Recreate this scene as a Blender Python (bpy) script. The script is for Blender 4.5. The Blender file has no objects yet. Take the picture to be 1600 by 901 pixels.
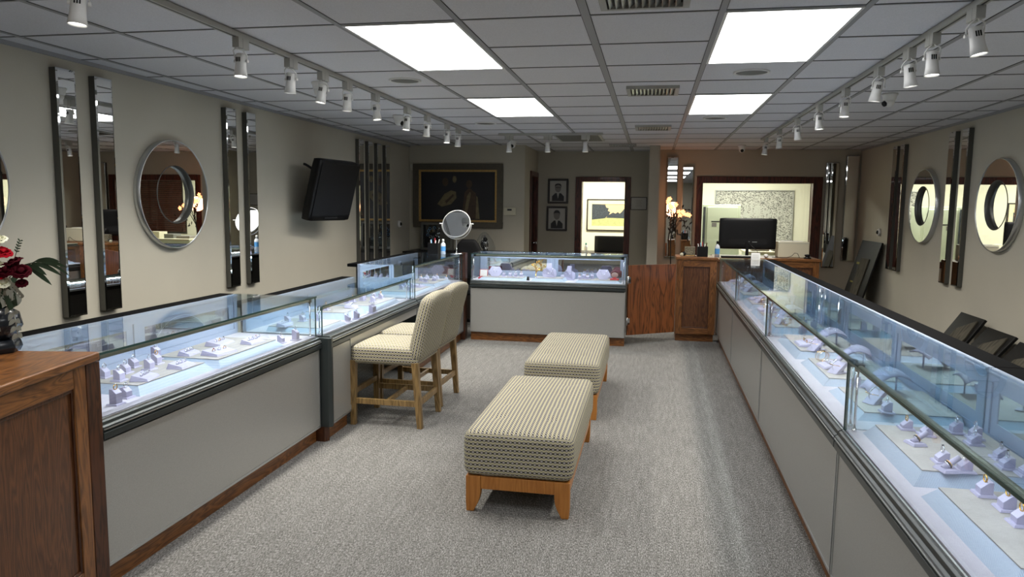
import bpy, bmesh, math, random
from mathutils import Matrix, Vector
random.seed(7)
PI = math.pi
sc = bpy.context.scene
C = sc.collection

# ------------------------------------------------------------------ camera
F, YAW, PIT, ROL, HC = 1138.2, 0.187890, 0.111253, 0.011709, 1.557
cy_, sy_, cp_, sp_ = math.cos(YAW), math.sin(YAW), math.cos(PIT), math.sin(PIT)
fw = Vector((-sy_*cp_, cy_*cp_, -sp_)); rt = Vector((cy_, sy_, 0)); up = rt.cross(fw)
cr_, sr_ = math.cos(ROL), math.sin(ROL)
RT = rt*cr_ + up*sr_; UP = up*cr_ - rt*sr_
cam = bpy.data.cameras.new('camera'); co = bpy.data.objects.new('camera', cam); C.objects.link(co)
cam.sensor_width = 36; cam.lens = F/1600*36; cam.clip_start = 0.05; cam.clip_end = 60
m = Matrix((RT, UP, -fw)).transposed().to_4x4(); m.translation = (0, 0, HC); co.matrix_world = m
sc.camera = co

# ------------------------------------------------------------------ light and exposure
PANEL_E = 6.0       # ceiling troffers
LED_E = 42.0        # strips in the cases
SPOT_W = 20.0        # track heads
OFFICE_W = 50.0
w = bpy.data.worlds.new('world'); sc.world = w; w.use_nodes = True
w.node_tree.nodes['Background'].inputs[0].default_value = (0.6, 0.65, 0.7, 1)
w.node_tree.nodes['Background'].inputs[1].default_value = 0.05
sc.view_settings.view_transform = 'Standard'; sc.view_settings.look = 'None'
sc.view_settings.gamma = 1; sc.view_settings.use_curve_mapping = False
sc.view_settings.exposure = 0.5
cyc = sc.cycles
cyc.use_denoising = True
cyc.max_bounces = 10; cyc.diffuse_bounces = 4; cyc.glossy_bounces = 5; cyc.transmission_bounces = 4
cyc.transparent_max_bounces = 24; cyc.caustics_reflective = False; cyc.caustics_refractive = False
cyc.sample_clamp_indirect = 4

# ------------------------------------------------------------------ materials
def lin(c):
    return tuple((v/12.92 if v <= .04045 else ((v+.055)/1.055)**2.4) for v in c)
def rgb(r, g, b): return lin((r/255, g/255, b/255)) + (1,)
class NT:
    def __init__(s, name):
        s.m = bpy.data.materials.new(name); s.m.use_nodes = True; s.t = s.m.node_tree
        s.b = s.t.nodes['Principled BSDF']; s.out = s.t.nodes['Material Output']
    def n(s, typ, **kw):
        o = s.t.nodes.new(typ)
        for k, v in kw.items(): setattr(o, k, v)
        return o
    def l(s, a, b): s.t.links.new(a, b)
    def val(s, sock, v):
        if isinstance(v, (int, float)): sock.default_value = v
        else: s.l(v, sock)
    def math(s, op, a, b=0.0, c=None):
        o = s.n('ShaderNodeMath', operation=op); s.val(o.inputs[0], a); s.val(o.inputs[1], b)
        if c is not None: s.val(o.inputs[2], c)
        return o.outputs[0]
    def coord(s, kind='Object', scale=(1, 1, 1)):
        t = s.n('ShaderNodeTexCoord'); mp = s.n('ShaderNodeMapping'); mp.inputs['Scale'].default_value = scale
        s.l(t.outputs[kind], mp.inputs[0]); return mp.outputs[0]
    def noise(s, vec, scale, detail=3, rough=.5, dist=0):
        o = s.n('ShaderNodeTexNoise'); s.l(vec, o.inputs['Vector']); o.inputs['Scale'].default_value = scale
        o.inputs['Detail'].default_value = detail; o.inputs['Roughness'].default_value = rough; o.inputs['Distortion'].default_value = dist
        return o.outputs['Fac']
    def ramp(s, fac, stops, interp='LINEAR'):
        o = s.n('ShaderNodeValToRGB'); s.l(fac, o.inputs[0]); cr = o.color_ramp; cr.interpolation = interp
        while len(cr.elements) < len(stops): cr.elements.new(.5)
        for e, (p, c) in zip(cr.elements, stops): e.position = p; e.color = c
        return o.outputs[0]
    def mix(s, fac, a, b):
        o = s.n('ShaderNodeMix', data_type='RGBA'); s.val(o.inputs[0], fac)
        for sk, v in ((o.inputs[6], a), (o.inputs[7], b)):
            if isinstance(v, tuple): sk.default_value = v
            else: s.l(v, sk)
        return o.outputs[2]
    def bump(s, h, strength=.3, dist=.01):
        o = s.n('ShaderNodeBump'); s.l(h, o.inputs['Height']); o.inputs['Strength'].default_value = strength
        o.inputs['Distance'].default_value = dist; s.l(o.outputs[0], s.b.inputs['Normal'])
def simple(name, col, rough=.5, metal=0, coat=0, var=.0, scale=8, spec=.5):
    t = NT(name); t.b.inputs['Roughness'].default_value = rough; t.b.inputs['Metallic'].default_value = metal
    t.b.inputs['Coat Weight'].default_value = coat; t.b.inputs['Specular IOR Level'].default_value = spec
    if var:
        f = t.noise(t.coord(), scale, 4)
        a = tuple(min(1, c*(1-var)) for c in col[:3])+(1,); b = tuple(min(1, c*(1+var)) for c in col[:3])+(1,)
        t.l(t.ramp(f, [(.3, a), (.7, b)]), t.b.inputs['Base Color'])
    else: t.b.inputs['Base Color'].default_value = col
    return t.m
def emit(name, col, strength):
    t = NT(name); t.b.inputs['Base Color'].default_value = (.8, .8, .8, 1)
    t.b.inputs['Emission Color'].default_value = col; t.b.inputs['Emission Strength'].default_value = strength
    return t.m
def wood(name, light, dark, axis='Z', rough=.38, scale=1.0, contrast=1.0, coat=.12, spec=.4):
    t = NT(name); sx = {'X': (1, 9, 9), 'Y': (9, 1, 9), 'Z': (9, 9, 1)}[axis]
    v = t.coord('Object', tuple(q*scale for q in sx))
    n1 = t.noise(v, 1.3, 2, .5, .6)
    rings = t.math('FRACT', t.math('MULTIPLY', n1, 9))
    tri = t.math('ABSOLUTE', t.math('SUBTRACT', rings, .5))
    fine = t.noise(t.coord('Object', tuple(q*scale*4 for q in sx)), 4, 3, .6)
    f = t.math('ADD', t.math('MULTIPLY', tri, 1.1*contrast), t.math('MULTIPLY', fine, .6))
    t.l(t.ramp(f, [(.25, dark), (.75, light)]), t.b.inputs['Base Color'])
    t.b.inputs['Roughness'].default_value = rough; t.b.inputs['Coat Weight'].default_value = coat; t.b.inputs['Specular IOR Level'].default_value = spec
    t.bump(fine, .08, .002); return t.m
def glass_mat(name, tint, refl=1.0):
    t = NT(name); t.t.nodes.remove(t.b)
    tr = t.n('ShaderNodeBsdfTransparent'); tr.inputs[0].default_value = tint
    gl = t.n('ShaderNodeBsdfGlossy'); gl.inputs['Roughness'].default_value = 0.0; gl.inputs[0].default_value = (1, 1, 1, 1)
    fr = t.n('ShaderNodeFresnel'); geo = t.n('ShaderNodeNewGeometry'); t.l(t.math('ADD', 1.5, t.math('MULTIPLY', geo.outputs['Backfacing'], 1/1.5-1.5)), fr.inputs[0])
    mx = t.n('ShaderNodeMixShader'); t.l(t.math('MULTIPLY', fr.outputs[0], refl), mx.inputs[0])
    t.l(tr.outputs[0], mx.inputs[1]); t.l(gl.outputs[0], mx.inputs[2]); t.l(mx.outputs[0], t.out.inputs[0]); return t.m

M = {}
M['wall'] = simple('wall_paint', rgb(184, 178, 162), .75, var=.03, scale=2)
M['cream'] = simple('office_paint', rgb(218, 214, 192), .7)
M['tile'] = None
t = NT('ceiling_tile'); f = t.noise(t.coord(), 160, 4, .7)
t.l(t.ramp(f, [(.3, rgb(208, 208, 212)), (.7, rgb(226, 226, 231))]), t.b.inputs['Base Color']); t.b.inputs['Roughness'].default_value = .9; t.bump(f, .15, .002); M['tile'] = t.m
M['tbar'] = simple('tee_bar_enamel', rgb(150, 150, 152), .5)
M['tshade'] = simple('tee_bar_painted_shadow', rgb(60, 60, 62), .8)  # dark strips that paint the thin shadow line along each tee
t = NT('carpet_loop'); v = t.coord('Object', (230, 60, 1)); f1 = t.noise(v, 1.0, 2, .6); f2 = t.noise(t.coord('Object', (30, 3, 1)), 1.6, 3, .6)
f3 = t.noise(t.coord('Object', (1, 1, 1)), 240, 1, .5)
fa = t.math('ADD', t.math('MULTIPLY', f1, .62), t.math('ADD', t.math('MULTIPLY', f2, .14), t.math('MULTIPLY', f3, .24)))
t.l(t.ramp(fa, [(.36, rgb(58, 57, 53)), (.5, rgb(112, 110, 106)), (.63, rgb(168, 166, 162))]), t.b.inputs['Base Color'])
t.b.inputs['Roughness'].default_value = .95; t.bump(fa, .5, .006); M['carpet'] = t.m
# chain stitch upholstery, driven by UVs in metres: u along the row, v across the rows
t = NT('chain_stitch_fabric'); uvn = t.n('ShaderNodeUVMap'); sp = t.n('ShaderNodeSeparateXYZ'); t.l(uvn.outputs[0], sp.inputs[0])
U = t.math('MULTIPLY', sp.outputs[0], 1/.0225); V = t.math('MULTIPLY', sp.outputs[1], 1/.0215)
row = t.math('FLOOR', V); fv = t.math('ABSOLUTE', t.math('SUBTRACT', t.math('FRACT', V), .5))
cs = t.math('COSINE', t.math('MULTIPLY', t.math('ADD', U, t.math('MULTIPLY', row, .5)), 2*PI))
edge = t.math('ADD', t.math('MULTIPLY', cs, .12), .285)
inside = t.math('LESS_THAN', fv, edge); core = t.math('LESS_THAN', fv, t.math('SUBTRACT', edge, .095))
bead = t.math('MULTIPLY', core, t.math('GREATER_THAN', cs, .0))
c1 = t.mix(inside, rgb(188, 180, 146), rgb(28, 26, 32)); c2 = t.mix(bead, c1, rgb(160, 154, 150))
t.l(c2, t.b.inputs['Base Color']); t.b.inputs['Roughness'].default_value = .8
t.bump(t.math('SUBTRACT', 1.0, fv), .25, .003); M['fabric'] = t.m
M['oak'] = wood('oak_stain', rgb(140, 90, 46), rgb(86, 52, 26), contrast=.8, scale=1.6)
M['oak_h'] = wood('oak_stain_horizontal', rgb(140, 90, 46), rgb(86, 52, 26), 'Y', contrast=.8, scale=1.6)
M['oak_x'] = wood('oak_stain_crosswise', rgb(140, 90, 46), rgb(86, 52, 26), 'X', contrast=.8, scale=1.6)
M['oak_dark'] = wood('dark_oak', rgb(82, 47, 28), rgb(46, 26, 16), scale=1.6)
M['oak_panel'] = wood('oak_panel', rgb(106, 66, 38), rgb(68, 40, 23), contrast=.8, scale=1.6)
M['gate'] = wood('oak_gate_veneer', rgb(132, 78, 42), rgb(72, 40, 22), 'Z', .4, .8, 1.4)
M['maple'] = wood('honey_maple', rgb(186, 124, 58), rgb(160, 100, 42), contrast=.7)
M['ash'] = wood('driftwood_leg', rgb(150, 122, 78), rgb(104, 82, 50))
M['mahog'] = wood('mahogany_trim', rgb(92, 44, 30), rgb(46, 22, 16))
t = NT('satin_laminate'); f = t.noise(t.coord('Object', (1, 1, 1)), 350, 1)
t.l(t.ramp(f, [(.3, rgb(172, 171, 166)), (.7, rgb(184, 183, 178))]), t.b.inputs['Base Color']); t.b.inputs['Metallic'].default_value = .45
t.b.inputs['Roughness'].default_value = .34; t.bump(f, .04, .001); M['lam'] = t.m
M['alu'] = simple('satin_aluminium', rgb(196, 198, 198), .28, .9)
M['chrome'] = simple('chrome', rgb(225, 226, 228), .06, 1)
M['lampbar'] = simple('lamp_bar_housing', rgb(132, 131, 112), .35, .3)
M['ledge'] = simple('black_rear_ledge', rgb(14, 14, 15), .9, spec=.04)
M['charcoal'] = simple('charcoal_rail', rgb(52, 58, 58), .32, .2)
M['black'] = simple('black_plastic', rgb(12, 12, 14), .4, spec=.3)
M['blackm'] = simple('matt_black', rgb(20, 20, 22), .7, spec=.25)
M['screen'] = simple('screen_glass', rgb(8, 8, 12), .5, spec=.2)
M['mirror'] = simple('mirror_silver', (.86, .87, .86, 1), .0, 1)
M['mframe'] = simple('mirror_edge_grey', rgb(92, 92, 88), .35, .5)
M['bevel'] = simple('bevelled_mirror_edge', (.75, .77, .77, 1), .03, 1)
M['glass_top'] = glass_mat('case_glass_top', (.895, .955, .985, 1), .9)
M['glass'] = glass_mat('case_glass', (.975, .99, .993, 1), .8)
M['glass_side'] = glass_mat('case_glass_side', (.90, .955, .972, 1))
M['glass_edge'] = simple('glass_edge_green', rgb(46, 74, 70), .15)
M['winglass'] = glass_mat('window_glass', (.96, .98, .97, 1))
M['caseframe'] = simple('pale_case_frame', rgb(160, 172, 194), .38, .2)
M['deck'] = simple('display_velvet', rgb(176, 173, 184), .9, var=.05, scale=9)
M['taupe'] = simple('taupe_suede', rgb(150, 146, 144), .9, var=.10, scale=14)
t = NT('ribbed_riser'); wv = t.n('ShaderNodeTexWave'); t.l(t.coord('Object', (1, 1, 1)), wv.inputs[0]); wv.inputs['Scale'].default_value = 130; wv.bands_direction = 'DIAGONAL'
t.l(t.ramp(wv.outputs[1], [(.2, rgb(148, 160, 178)), (.8, rgb(170, 184, 202))]), t.b.inputs['Base Color']); t.b.inputs['Roughness'].default_value = .8; M['ribbed'] = t.m
M['block'] = simple('lilac_leatherette', rgb(160, 157, 182), .6, var=.03, scale=30)
M['gold'] = simple('gold', rgb(226, 176, 84), .18, 1)
M['silver'] = simple('silver', rgb(224, 224, 228), .14, 1)
M['gem'] = simple('dark_gem', rgb(36, 30, 44), .05, .3)
M['gemw'] = simple('bright_gem', rgb(240, 244, 250), .04, .6)
M['gemr'] = simple('red_gem', rgb(176, 30, 44), .08, .2)
M['red'] = simple('red_box_velvet', rgb(170, 22, 40), .6)
M['maroon'] = simple('maroon_leatherette', rgb(84, 20, 42), .45)
M['white'] = simple('white_enamel', rgb(226, 226, 224), .4)
M['paper'] = simple('white_paper', rgb(236, 234, 228), .8)
M['beige'] = simple('beige_plastic', rgb(206, 200, 176), .5)
M['offwhite'] = simple('painted_locker', rgb(206, 214, 190), .45)
M['greyfix'] = simple('grey_connector', rgb(172, 172, 166), .5)
M['ink'] = simple('ink', rgb(40, 40, 46), .7)
M['petal_red'] = simple('red_petal', rgb(140, 8, 24), .85, var=.2, scale=40, spec=.08)
M['petal_dark'] = simple('burgundy_petal', rgb(58, 6, 16), .85, var=.2, scale=40, spec=.08)
M['petal_w'] = simple('cream_petal', rgb(224, 222, 196), .6, var=.06, scale=40)
M['leaf'] = simple('dark_leaf', rgb(36, 54, 34), .6, var=.2, scale=20)
M['leaf_g'] = simple('silver_leaf', rgb(150, 152, 140), .7, var=.15, scale=30)
M['vase'] = simple('dark_vase', rgb(26, 30, 36), .2)
M['clear'] = glass_mat('clear_plastic', (.9, .92, .94, 1))
M['speaker'] = simple('speaker_grille', rgb(112, 112, 108), .7)
M['panel_light'] = emit('troffer_diffuser', (1, 1, 1, 1), PANEL_E)
M['led'] = emit('led_strip', (.84, .91, 1, 1), LED_E)
M['lens'] = emit('spot_lens', (1, .97, .9, 1), 4)
M['bloom'] = emit('glowing_flower_bulb', (1, .36, .13, 1), 1.7)
M['canvas'] = simple('dark_canvas', rgb(14, 14, 22), .35, var=.3, scale=6)
M['giltf'] = simple('gilt_frame', rgb(176, 142, 84), .4, .5, var=.2, scale=60)
M['framed'] = simple('dark_picture_frame', rgb(74, 68, 56), .5, var=.12, scale=20)
M['frameb'] = simple('black_brown_frame', rgb(40, 32, 26), .45)
M['mat'] = simple('cream_mat_board', rgb(214, 206, 170), .8)
M['photo'] = simple('photo_paper', rgb(186, 184, 178), .6)
M['photod'] = simple('photo_dark', rgb(48, 46, 48), .6)
M['skin'] = simple('photo_face_grey', rgb(130, 126, 122), .6)
M['ochre'] = simple('painted_ochre', rgb(108, 96, 68), .5, var=.2, scale=25)
M['umber'] = simple('painted_umber', rgb(64, 46, 32), .5, var=.2, scale=25)
M['artsky'] = simple('print_sky', rgb(216, 190, 140), .7)
M['arttree'] = simple('print_tree', rgb(56, 62, 66), .8, var=.4, scale=60)
M['artfield'] = simple('print_field', rgb(176, 178, 116), .8, var=.15, scale=40)
t = NT('aerial_city_print'); vo = t.n('ShaderNodeTexVoronoi', feature='F1', distance='CHEBYCHEV'); t.l(t.coord('Object', (1, 1, 1.6)), vo.inputs[0]); vo.inputs['Scale'].default_value = 60
nz = t.noise(t.coord('Object', (1, 1, 1)), 60, 5, .8)
t.l(t.ramp(t.math('ADD', t.math('MULTIPLY', vo.outputs[1], .5), t.math('MULTIPLY', nz, .55)), [(.36, rgb(34, 34, 34)), (.58, rgb(186, 184, 172))]), t.b.inputs['Base Color']); M['city'] = t.m
M['city_tower'] = simple('print_tower', rgb(172, 172, 160), .6, var=.15, scale=80)
M['bottle_w'] = simple('bottle_white', rgb(222, 226, 232), .3)
M['label_b'] = simple('label_blue', rgb(84, 150, 206), .5)
M['teal'] = simple('teal_cap', rgb(40, 150, 130), .4)
M['cable'] = simple('black_cable', rgb(22, 22, 22), .5)
M['board'] = simple('black_board', rgb(16, 15, 14), .5, spec=.2)
M['boardp'] = wood('grey_brown_veneer', rgb(84, 80, 70), rgb(58, 55, 48), 'Z', .9, coat=0, spec=.1)
M['yellowt'] = simple('yellow_tag', rgb(128, 122, 44), .7)
t = NT('patterned_tin'); vo = t.n('ShaderNodeTexVoronoi'); t.l(t.coord(), vo.inputs[0]); vo.inputs['Scale'].default_value = 90
t.l(t.ramp(vo.outputs[0], [(.2, rgb(50, 46, 40)), (.6, rgb(140, 132, 108))]), t.b.inputs['Base Color']); M['tin'] = t.m

# ------------------------------------------------------------------ mesh helpers
class MB:
    def __init__(s): s.bm = bmesh.new(); s.mats = []
    def mi(s, mat):
        if mat not in s.mats: s.mats.append(mat)
        return s.mats.index(mat)
    def faces(s, vs, fs, mat, smooth=False):
        v = [s.bm.verts.new(p) for p in vs]; k = s.mi(mat)
        for f in fs:
            try: q = s.bm.faces.new([v[i] for i in f])
            except ValueError: continue
            q.material_index = k; q.smooth = smooth
        return v
    def box(s, x0, x1, y0, y1, z0, z1, mat):
        return s.faces([(x0, y0, z0), (x1, y0, z0), (x1, y1, z0), (x0, y1, z0), (x0, y0, z1), (x1, y0, z1), (x1, y1, z1), (x0, y1, z1)],
            [(3, 2, 1, 0), (4, 5, 6, 7), (0, 1, 5, 4), (1, 2, 6, 5), (2, 3, 7, 6), (3, 0, 4, 7)], mat)
    def hexa(s, b, t_, mat):
        return s.faces(list(b)+list(t_), [(3, 2, 1, 0), (4, 5, 6, 7), (0, 1, 5, 4), (1, 2, 6, 5), (2, 3, 7, 6), (3, 0, 4, 7)], mat)
    def prism(s, poly, a0, a1, axis, mat, smooth=False):
        f = {'x': lambda p, a: (a, p[0], p[1]), 'y': lambda p, a: (p[0], a, p[1]), 'z': lambda p, a: (p[0], p[1], a)}[axis]
        n = len(poly); vs = [f(p, a0) for p in poly]+[f(p, a1) for p in poly]
        fs = [tuple(range(n))[::-1], tuple(range(n, 2*n))]+[(i, (i+1) % n, n+(i+1) % n, n+i) for i in range(n)]
        return s.faces(vs, fs, mat, smooth)
    def cyl(s, p0, p1, r0, r1, mat, n=16, caps=True, smooth=True):
        p0, p1 = Vector(p0), Vector(p1); d = (p1-p0).normalized()
        a = d.orthogonal().normalized(); b = d.cross(a); vs = []
        for p, r in ((p0, r0), (p1, r1)):
            for i in range(n): th = 2*PI*i/n; vs.append(p+a*math.cos(th)*r+b*math.sin(th)*r)
        s.faces(vs, [(i, (i+1) % n, n+(i+1) % n, n+i) for i in range(n)], mat, smooth)
        if caps: s.faces(vs, [tuple(range(n))[::-1], tuple(range(n, 2*n))], mat)
    def lathe(s, prof, mat, o=(0, 0, 0), n=24, mat_at=None):
        vs = []
        for r, z in prof:
            for i in range(n): th = 2*PI*i/n; vs.append((o[0]+r*math.cos(th), o[1]+r*math.sin(th), o[2]+z))
        m_ = len(prof)
        s.faces(vs, [(j*n+i, j*n+(i+1) % n, (j+1)*n+(i+1) % n, (j+1)*n+i) for j in range(m_-1) for i in range(n)], mat, True)
    def torus(s, c, R, r, mat, rot=None, n=20, k=8, sx=1, arc=(0, 2*PI)):
        full = arc[1]-arc[0] > 6.28; cnt = n if full else n+1; vs = []; rot = rot or Matrix.Identity(3)
        for i in range(cnt):
            a = arc[0]+(arc[1]-arc[0])*i/n
            for j in range(k):
                b = 2*PI*j/k; p = Vector(((R+r*math.cos(b))*math.cos(a)*sx, (R+r*math.cos(b))*math.sin(a), r*math.sin(b)))
                vs.append(rot @ p+Vector(c))
        fs = [(i*k+j, i*k+(j+1) % k, ((i+1) % cnt)*k+(j+1) % k, ((i+1) % cnt)*k+j) for i in range(n) for j in range(k)]
        s.faces(vs, fs, mat, True)
    def tube(s, pts, r, mat, k=8):
        pts = [Vector(p) for p in pts]; vs = []
        for i, p in enumerate(pts):
            d = (pts[min(i+1, len(pts)-1)]-pts[max(i-1, 0)]).normalized()
            a = d.cross(Vector((.13, .21, .97))).normalized(); b = d.cross(a); rr = r[i] if isinstance(r, (list, tuple)) else r
            for j in range(k): th = 2*PI*j/k; vs.append(p+a*math.cos(th)*rr+b*math.sin(th)*rr)
        n = len(pts); s.faces(vs, [(i*k+j, i*k+(j+1) % k, (i+1)*k+(j+1) % k, (i+1)*k+j) for i in range(n-1) for j in range(k)]+[tuple(range(k))[::-1], tuple(range((n-1)*k, n*k))], mat, True)
    def ball(s, c, r, mat, sc_=(1, 1, 1), n=12):
        vs = [Vector(c)+Vector((0, 0, r*sc_[2]))]; m_ = n//2
        for i in range(1, m_):
            ph = PI*i/m_
            for j in range(n): th = 2*PI*j/n; vs.append(Vector(c)+Vector((r*sc_[0]*math.sin(ph)*math.cos(th), r*sc_[1]*math.sin(ph)*math.sin(th), r*sc_[2]*math.cos(ph))))
        vs.append(Vector(c)-Vector((0, 0, r*sc_[2]))); L = len(vs)-1
        fs = [(0, 1+j, 1+(j+1) % n) for j in range(n)]
        for i in range(m_-2): fs += [(1+i*n+j, 1+(i+1)*n+j, 1+(i+1)*n+(j+1) % n, 1+i*n+(j+1) % n) for j in range(n)]
        fs += [(L, 1+(m_-2)*n+(j+1) % n, 1+(m_-2)*n+j) for j in range(n)]
        s.faces(vs, fs, mat, True)
    def rbox(s, x0, x1, y0, y1, z0, z1, r, mat, cuts=10, dome=0, rows=None, warp=None):
        """rounded upholstered block with UVs in metres"""
        b = bmesh.new(); bmesh.ops.create_cube(b, size=2)
        bmesh.ops.subdivide_edges(b, edges=b.edges[:], cuts=cuts, use_grid_fill=True)
        cx, cy, cz = (x0+x1)/2, (y0+y1)/2, (z0+z1)/2; hx, hy, hz = (x1-x0)/2, (y1-y0)/2, (z1-z0)/2
        uv = b.loops.layers.uv.new('UVMap')
        def sm(a): return math.copysign(abs(a)**.8, a)
        base = {v: Vector((sm(v.co.x)*hx, sm(v.co.y)*hy, sm(v.co.z)*hz)) for v in b.verts}
        for f_ in b.faces:
            n_ = f_.normal; a = max(range(3), key=lambda i: abs(n_[i])); rr = (rows or {}).get(a, None)
            for l_ in f_.loops:
                p = base[l_.vert]
                u_, v_ = rr(p) if rr else {0: (p.y, p.z), 1: (p.x, p.z), 2: (p.y, p.x)}[a]
                l_[uv].uv = (u_, v_)
        for v in b.verts:
            p = base[v]; q = Vector((max(-hx+r, min(hx-r, p.x)), max(-hy+r, min(hy-r, p.y)), max(-hz+r, min(hz-r, p.z))))
            d = p-q
            if d.length > 1e-6: p = q+d.normalized()*r
            if dome and p.z > 0: p.z += dome*(1-(p.x/hx)**2)*(1-(p.y/hy)**2)
            p = p+Vector((cx, cy, cz)); v.co = warp(p) if warp else p
        k = s.mi(mat); uv2 = s.bm.loops.layers.uv.get('UVMap') or s.bm.loops.layers.uv.new('UVMap')
        vm = {v: s.bm.verts.new(v.co) for v in b.verts}
        for f_ in b.faces:
            q = s.bm.faces.new([vm[v] for v in f_.verts]); q.material_index = k; q.smooth = True
            for la, lb in zip(q.loops, f_.loops): la[uv2].uv = lb[uv].uv
        b.free()
    def build(s, name, parent=None, loc=None, rotz=0, bevel=0, seg=2, rot=None):
        bmesh.ops.remove_doubles(s.bm, verts=s.bm.verts, dist=1e-6)
        bmesh.ops.recalc_face_normals(s.bm, faces=s.bm.faces)
        me = bpy.data.meshes.new(name); s.bm.to_mesh(me); s.bm.free()
        for q in s.mats: me.materials.append(M[q])
        o = bpy.data.objects.new(name, me); C.objects.link(o)
        if parent: o.parent = parent
        if loc: o.location = loc
        if rot: o.rotation_euler = rot
        elif rotz: o.rotation_euler = (0, 0, rotz)
        if bevel:
            bv = o.modifiers.new('bevel', 'BEVEL'); bv.width = bevel; bv.segments = seg; bv.limit_method = 'ANGLE'; bv.angle_limit = .6
        return o
def tag(o, label, cat, group=None):
    o['label'] = label; o['category'] = cat
    if group: o['group'] = group
    return o
def thing(name, label, cat, loc=(0, 0, 0), rotz=0, group=None):
    o = bpy.data.objects.new(name, None); o.empty_display_size = .05; C.objects.link(o)
    o.location = loc; o.rotation_euler = (0, 0, rotz); return tag(o, label, cat, group)
def struct(o): o['kind'] = 'structure'; return o
def sbox(name, x0, x1, y0, y1, z0, z1, mat, bevel=0):
    b = MB(); b.box(x0, x1, y0, y1, z0, z1, mat); return struct(b.build(name, bevel=bevel))
def box(name, parent, x0, x1, y0, y1, z0, z1, mat, bevel=0):
    b = MB(); b.box(x0, x1, y0, y1, z0, z1, mat); return b.build(name, parent, bevel=bevel)
def dup(o, parent=None, loc=None, rotz=None, label=None, group=None):
    c = o.copy(); C.objects.link(c)
    if parent: c.parent = parent
    if loc is not None: c.location = loc
    if rotz is not None: c.rotation_euler = (0, 0, rotz)
    if label: c['label'] = label
    if group: c['group'] = group
    for ch in list(o.children): dup(ch, c)
    return c
ORD = ['first', 'second', 'third', 'fourth', 'fifth', 'sixth', 'seventh', 'eighth', 'ninth', 'tenth', 'eleventh', 'twelfth', 'thirteenth', 'fourteenth', 'fifteenth', 'sixteenth', 'seventeenth', 'eighteenth', 'nineteenth', 'twentieth']

# ------------------------------------------------------------------ room shell
H = 2.44; XL, XR, YF, YD, YB, YW, YO = -3.54, 2.94, -3.0, 10.4, 11.6, 11.4, 14.2
sbox('floor', XL-.1, 4.6, YF-.1, YO+.1, -.1, 0, 'carpet')
sbox('wall_left', XL-.12, XL, YF, YD, 0, H, 'wall')
sbox('wall_right', XR, XR+.12, YF, YW, 0, H, 'wall')
sbox('wall_front', XL-.12, XR+.12, YF-.12, YF, 0, H, 'wall')
sbox('wall_back_left', XL-.12, -1.81, YD, YD+.12, 0, H, 'wall')
b = MB(); b.box(-1.93, -1.81, YD+.12, 10.93, 0, H, 'wall'); b.box(-1.93, -1.81, 10.93, 11.55, 2.05, H, 'wall'); b.box(-1.93, -1.81, 11.55, YB+.12, 0, H, 'wall')
struct(b.build('wall_return'))
b = MB(); b.box(-1.81, -1.12, YB, YB+.12, 0, H, 'wall'); b.box(-.41, -.06, YB, YB+.12, 0, H, 'wall'); b.box(-1.12, -.41, YB, YB+.12, 1.98, H, 'wall')
struct(b.build('wall_back_center'))
sbox('wall_partition', -.06, .085, 10.6, YB+.12, 0, H, 'wall')
b = MB(); b.box(.085, .73, YW, YW+.12, 0, H, 'wall'); b.box(2.31, XR+.12, YW, YW+.12, 0, H, 'wall'); b.box(.73, 2.31, YW, YW+.12, 1.95, H, 'wall'); b.box(.73, 2.31, YW, YW+.12, 0, .85, 'wall')
struct(b.build('wall_back_right'))
b = MB(); b.box(-2.4, 4.5, YO, YO+.1, 0, H, 'cream'); struct(b.build('wall_office_back'))
sbox('wall_office_left', -2.5, -2.4, YB+.12, YO, 0, H, 'cream')
sbox('wall_office_right', 4.4, 4.5, YW+.12, YO, 0, H, 'cream')
sbox('wall_office_front_right', XR+.12, 4.4, YW, YW+.12, 0, H, 'cream')
sbox('wall_office_front', -2.4, -1.13, YB+.12, YB+.14, 0, H, 'cream')
# ceiling slab, tees
sbox('ceiling', XL-.12, 4.6, YF-.12, YO+.1, H, H+.1, 'tile')
b = MB()
gx = [-.33+.61*k for k in range(-5, 6)]; gy = [3.48+.61*k for k in range(-10, 14)]
def yend(x): return YD if x < -1.81 else (YB if x < -.06 else YW)
for x in gx:
    hw = .019 if abs(x+.33) < .01 else .014
    b.box(x-hw, x+hw, YF, yend(x), H-.004, H-.0005, 'tbar')
    for s_ in (-1, 1): b.box(x+s_*(hw+.0015)-.0015, x+s_*(hw+.0015)+.0015, YF, yend(x), H-.0025, H-.0005, 'tshade')
for y in gy:
    xa = XL if y < YD else -1.81
    if y > YB: continue
    b.box(xa, XR, y-.006, y+.006, H-.0035, H-.0005, 'tbar')
    for s_ in (-1, 1): b.box(xa, XR, y+s_*.0085-.0025, y+s_*.0085+.0025, H-.0022, H-.0005, 'tshade')
struct(b.build('trim_1'))
for i, (x0, x1, y0, y1) in enumerate([(XL, XL+.012, YF, YD), (XR-.012, XR, YF, YW)]):
    sbox('trim_%d' % (i+2), x0, x1, y0, y1, H-.025, H-.0005, 'tbar')
sbox('baseboard_left', XL, XL+.015, YF, YD, 0, .1, 'mahog'); sbox('baseboard_right', XR-.015, XR, YF, YW, 0, .1, 'mahog')
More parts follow.
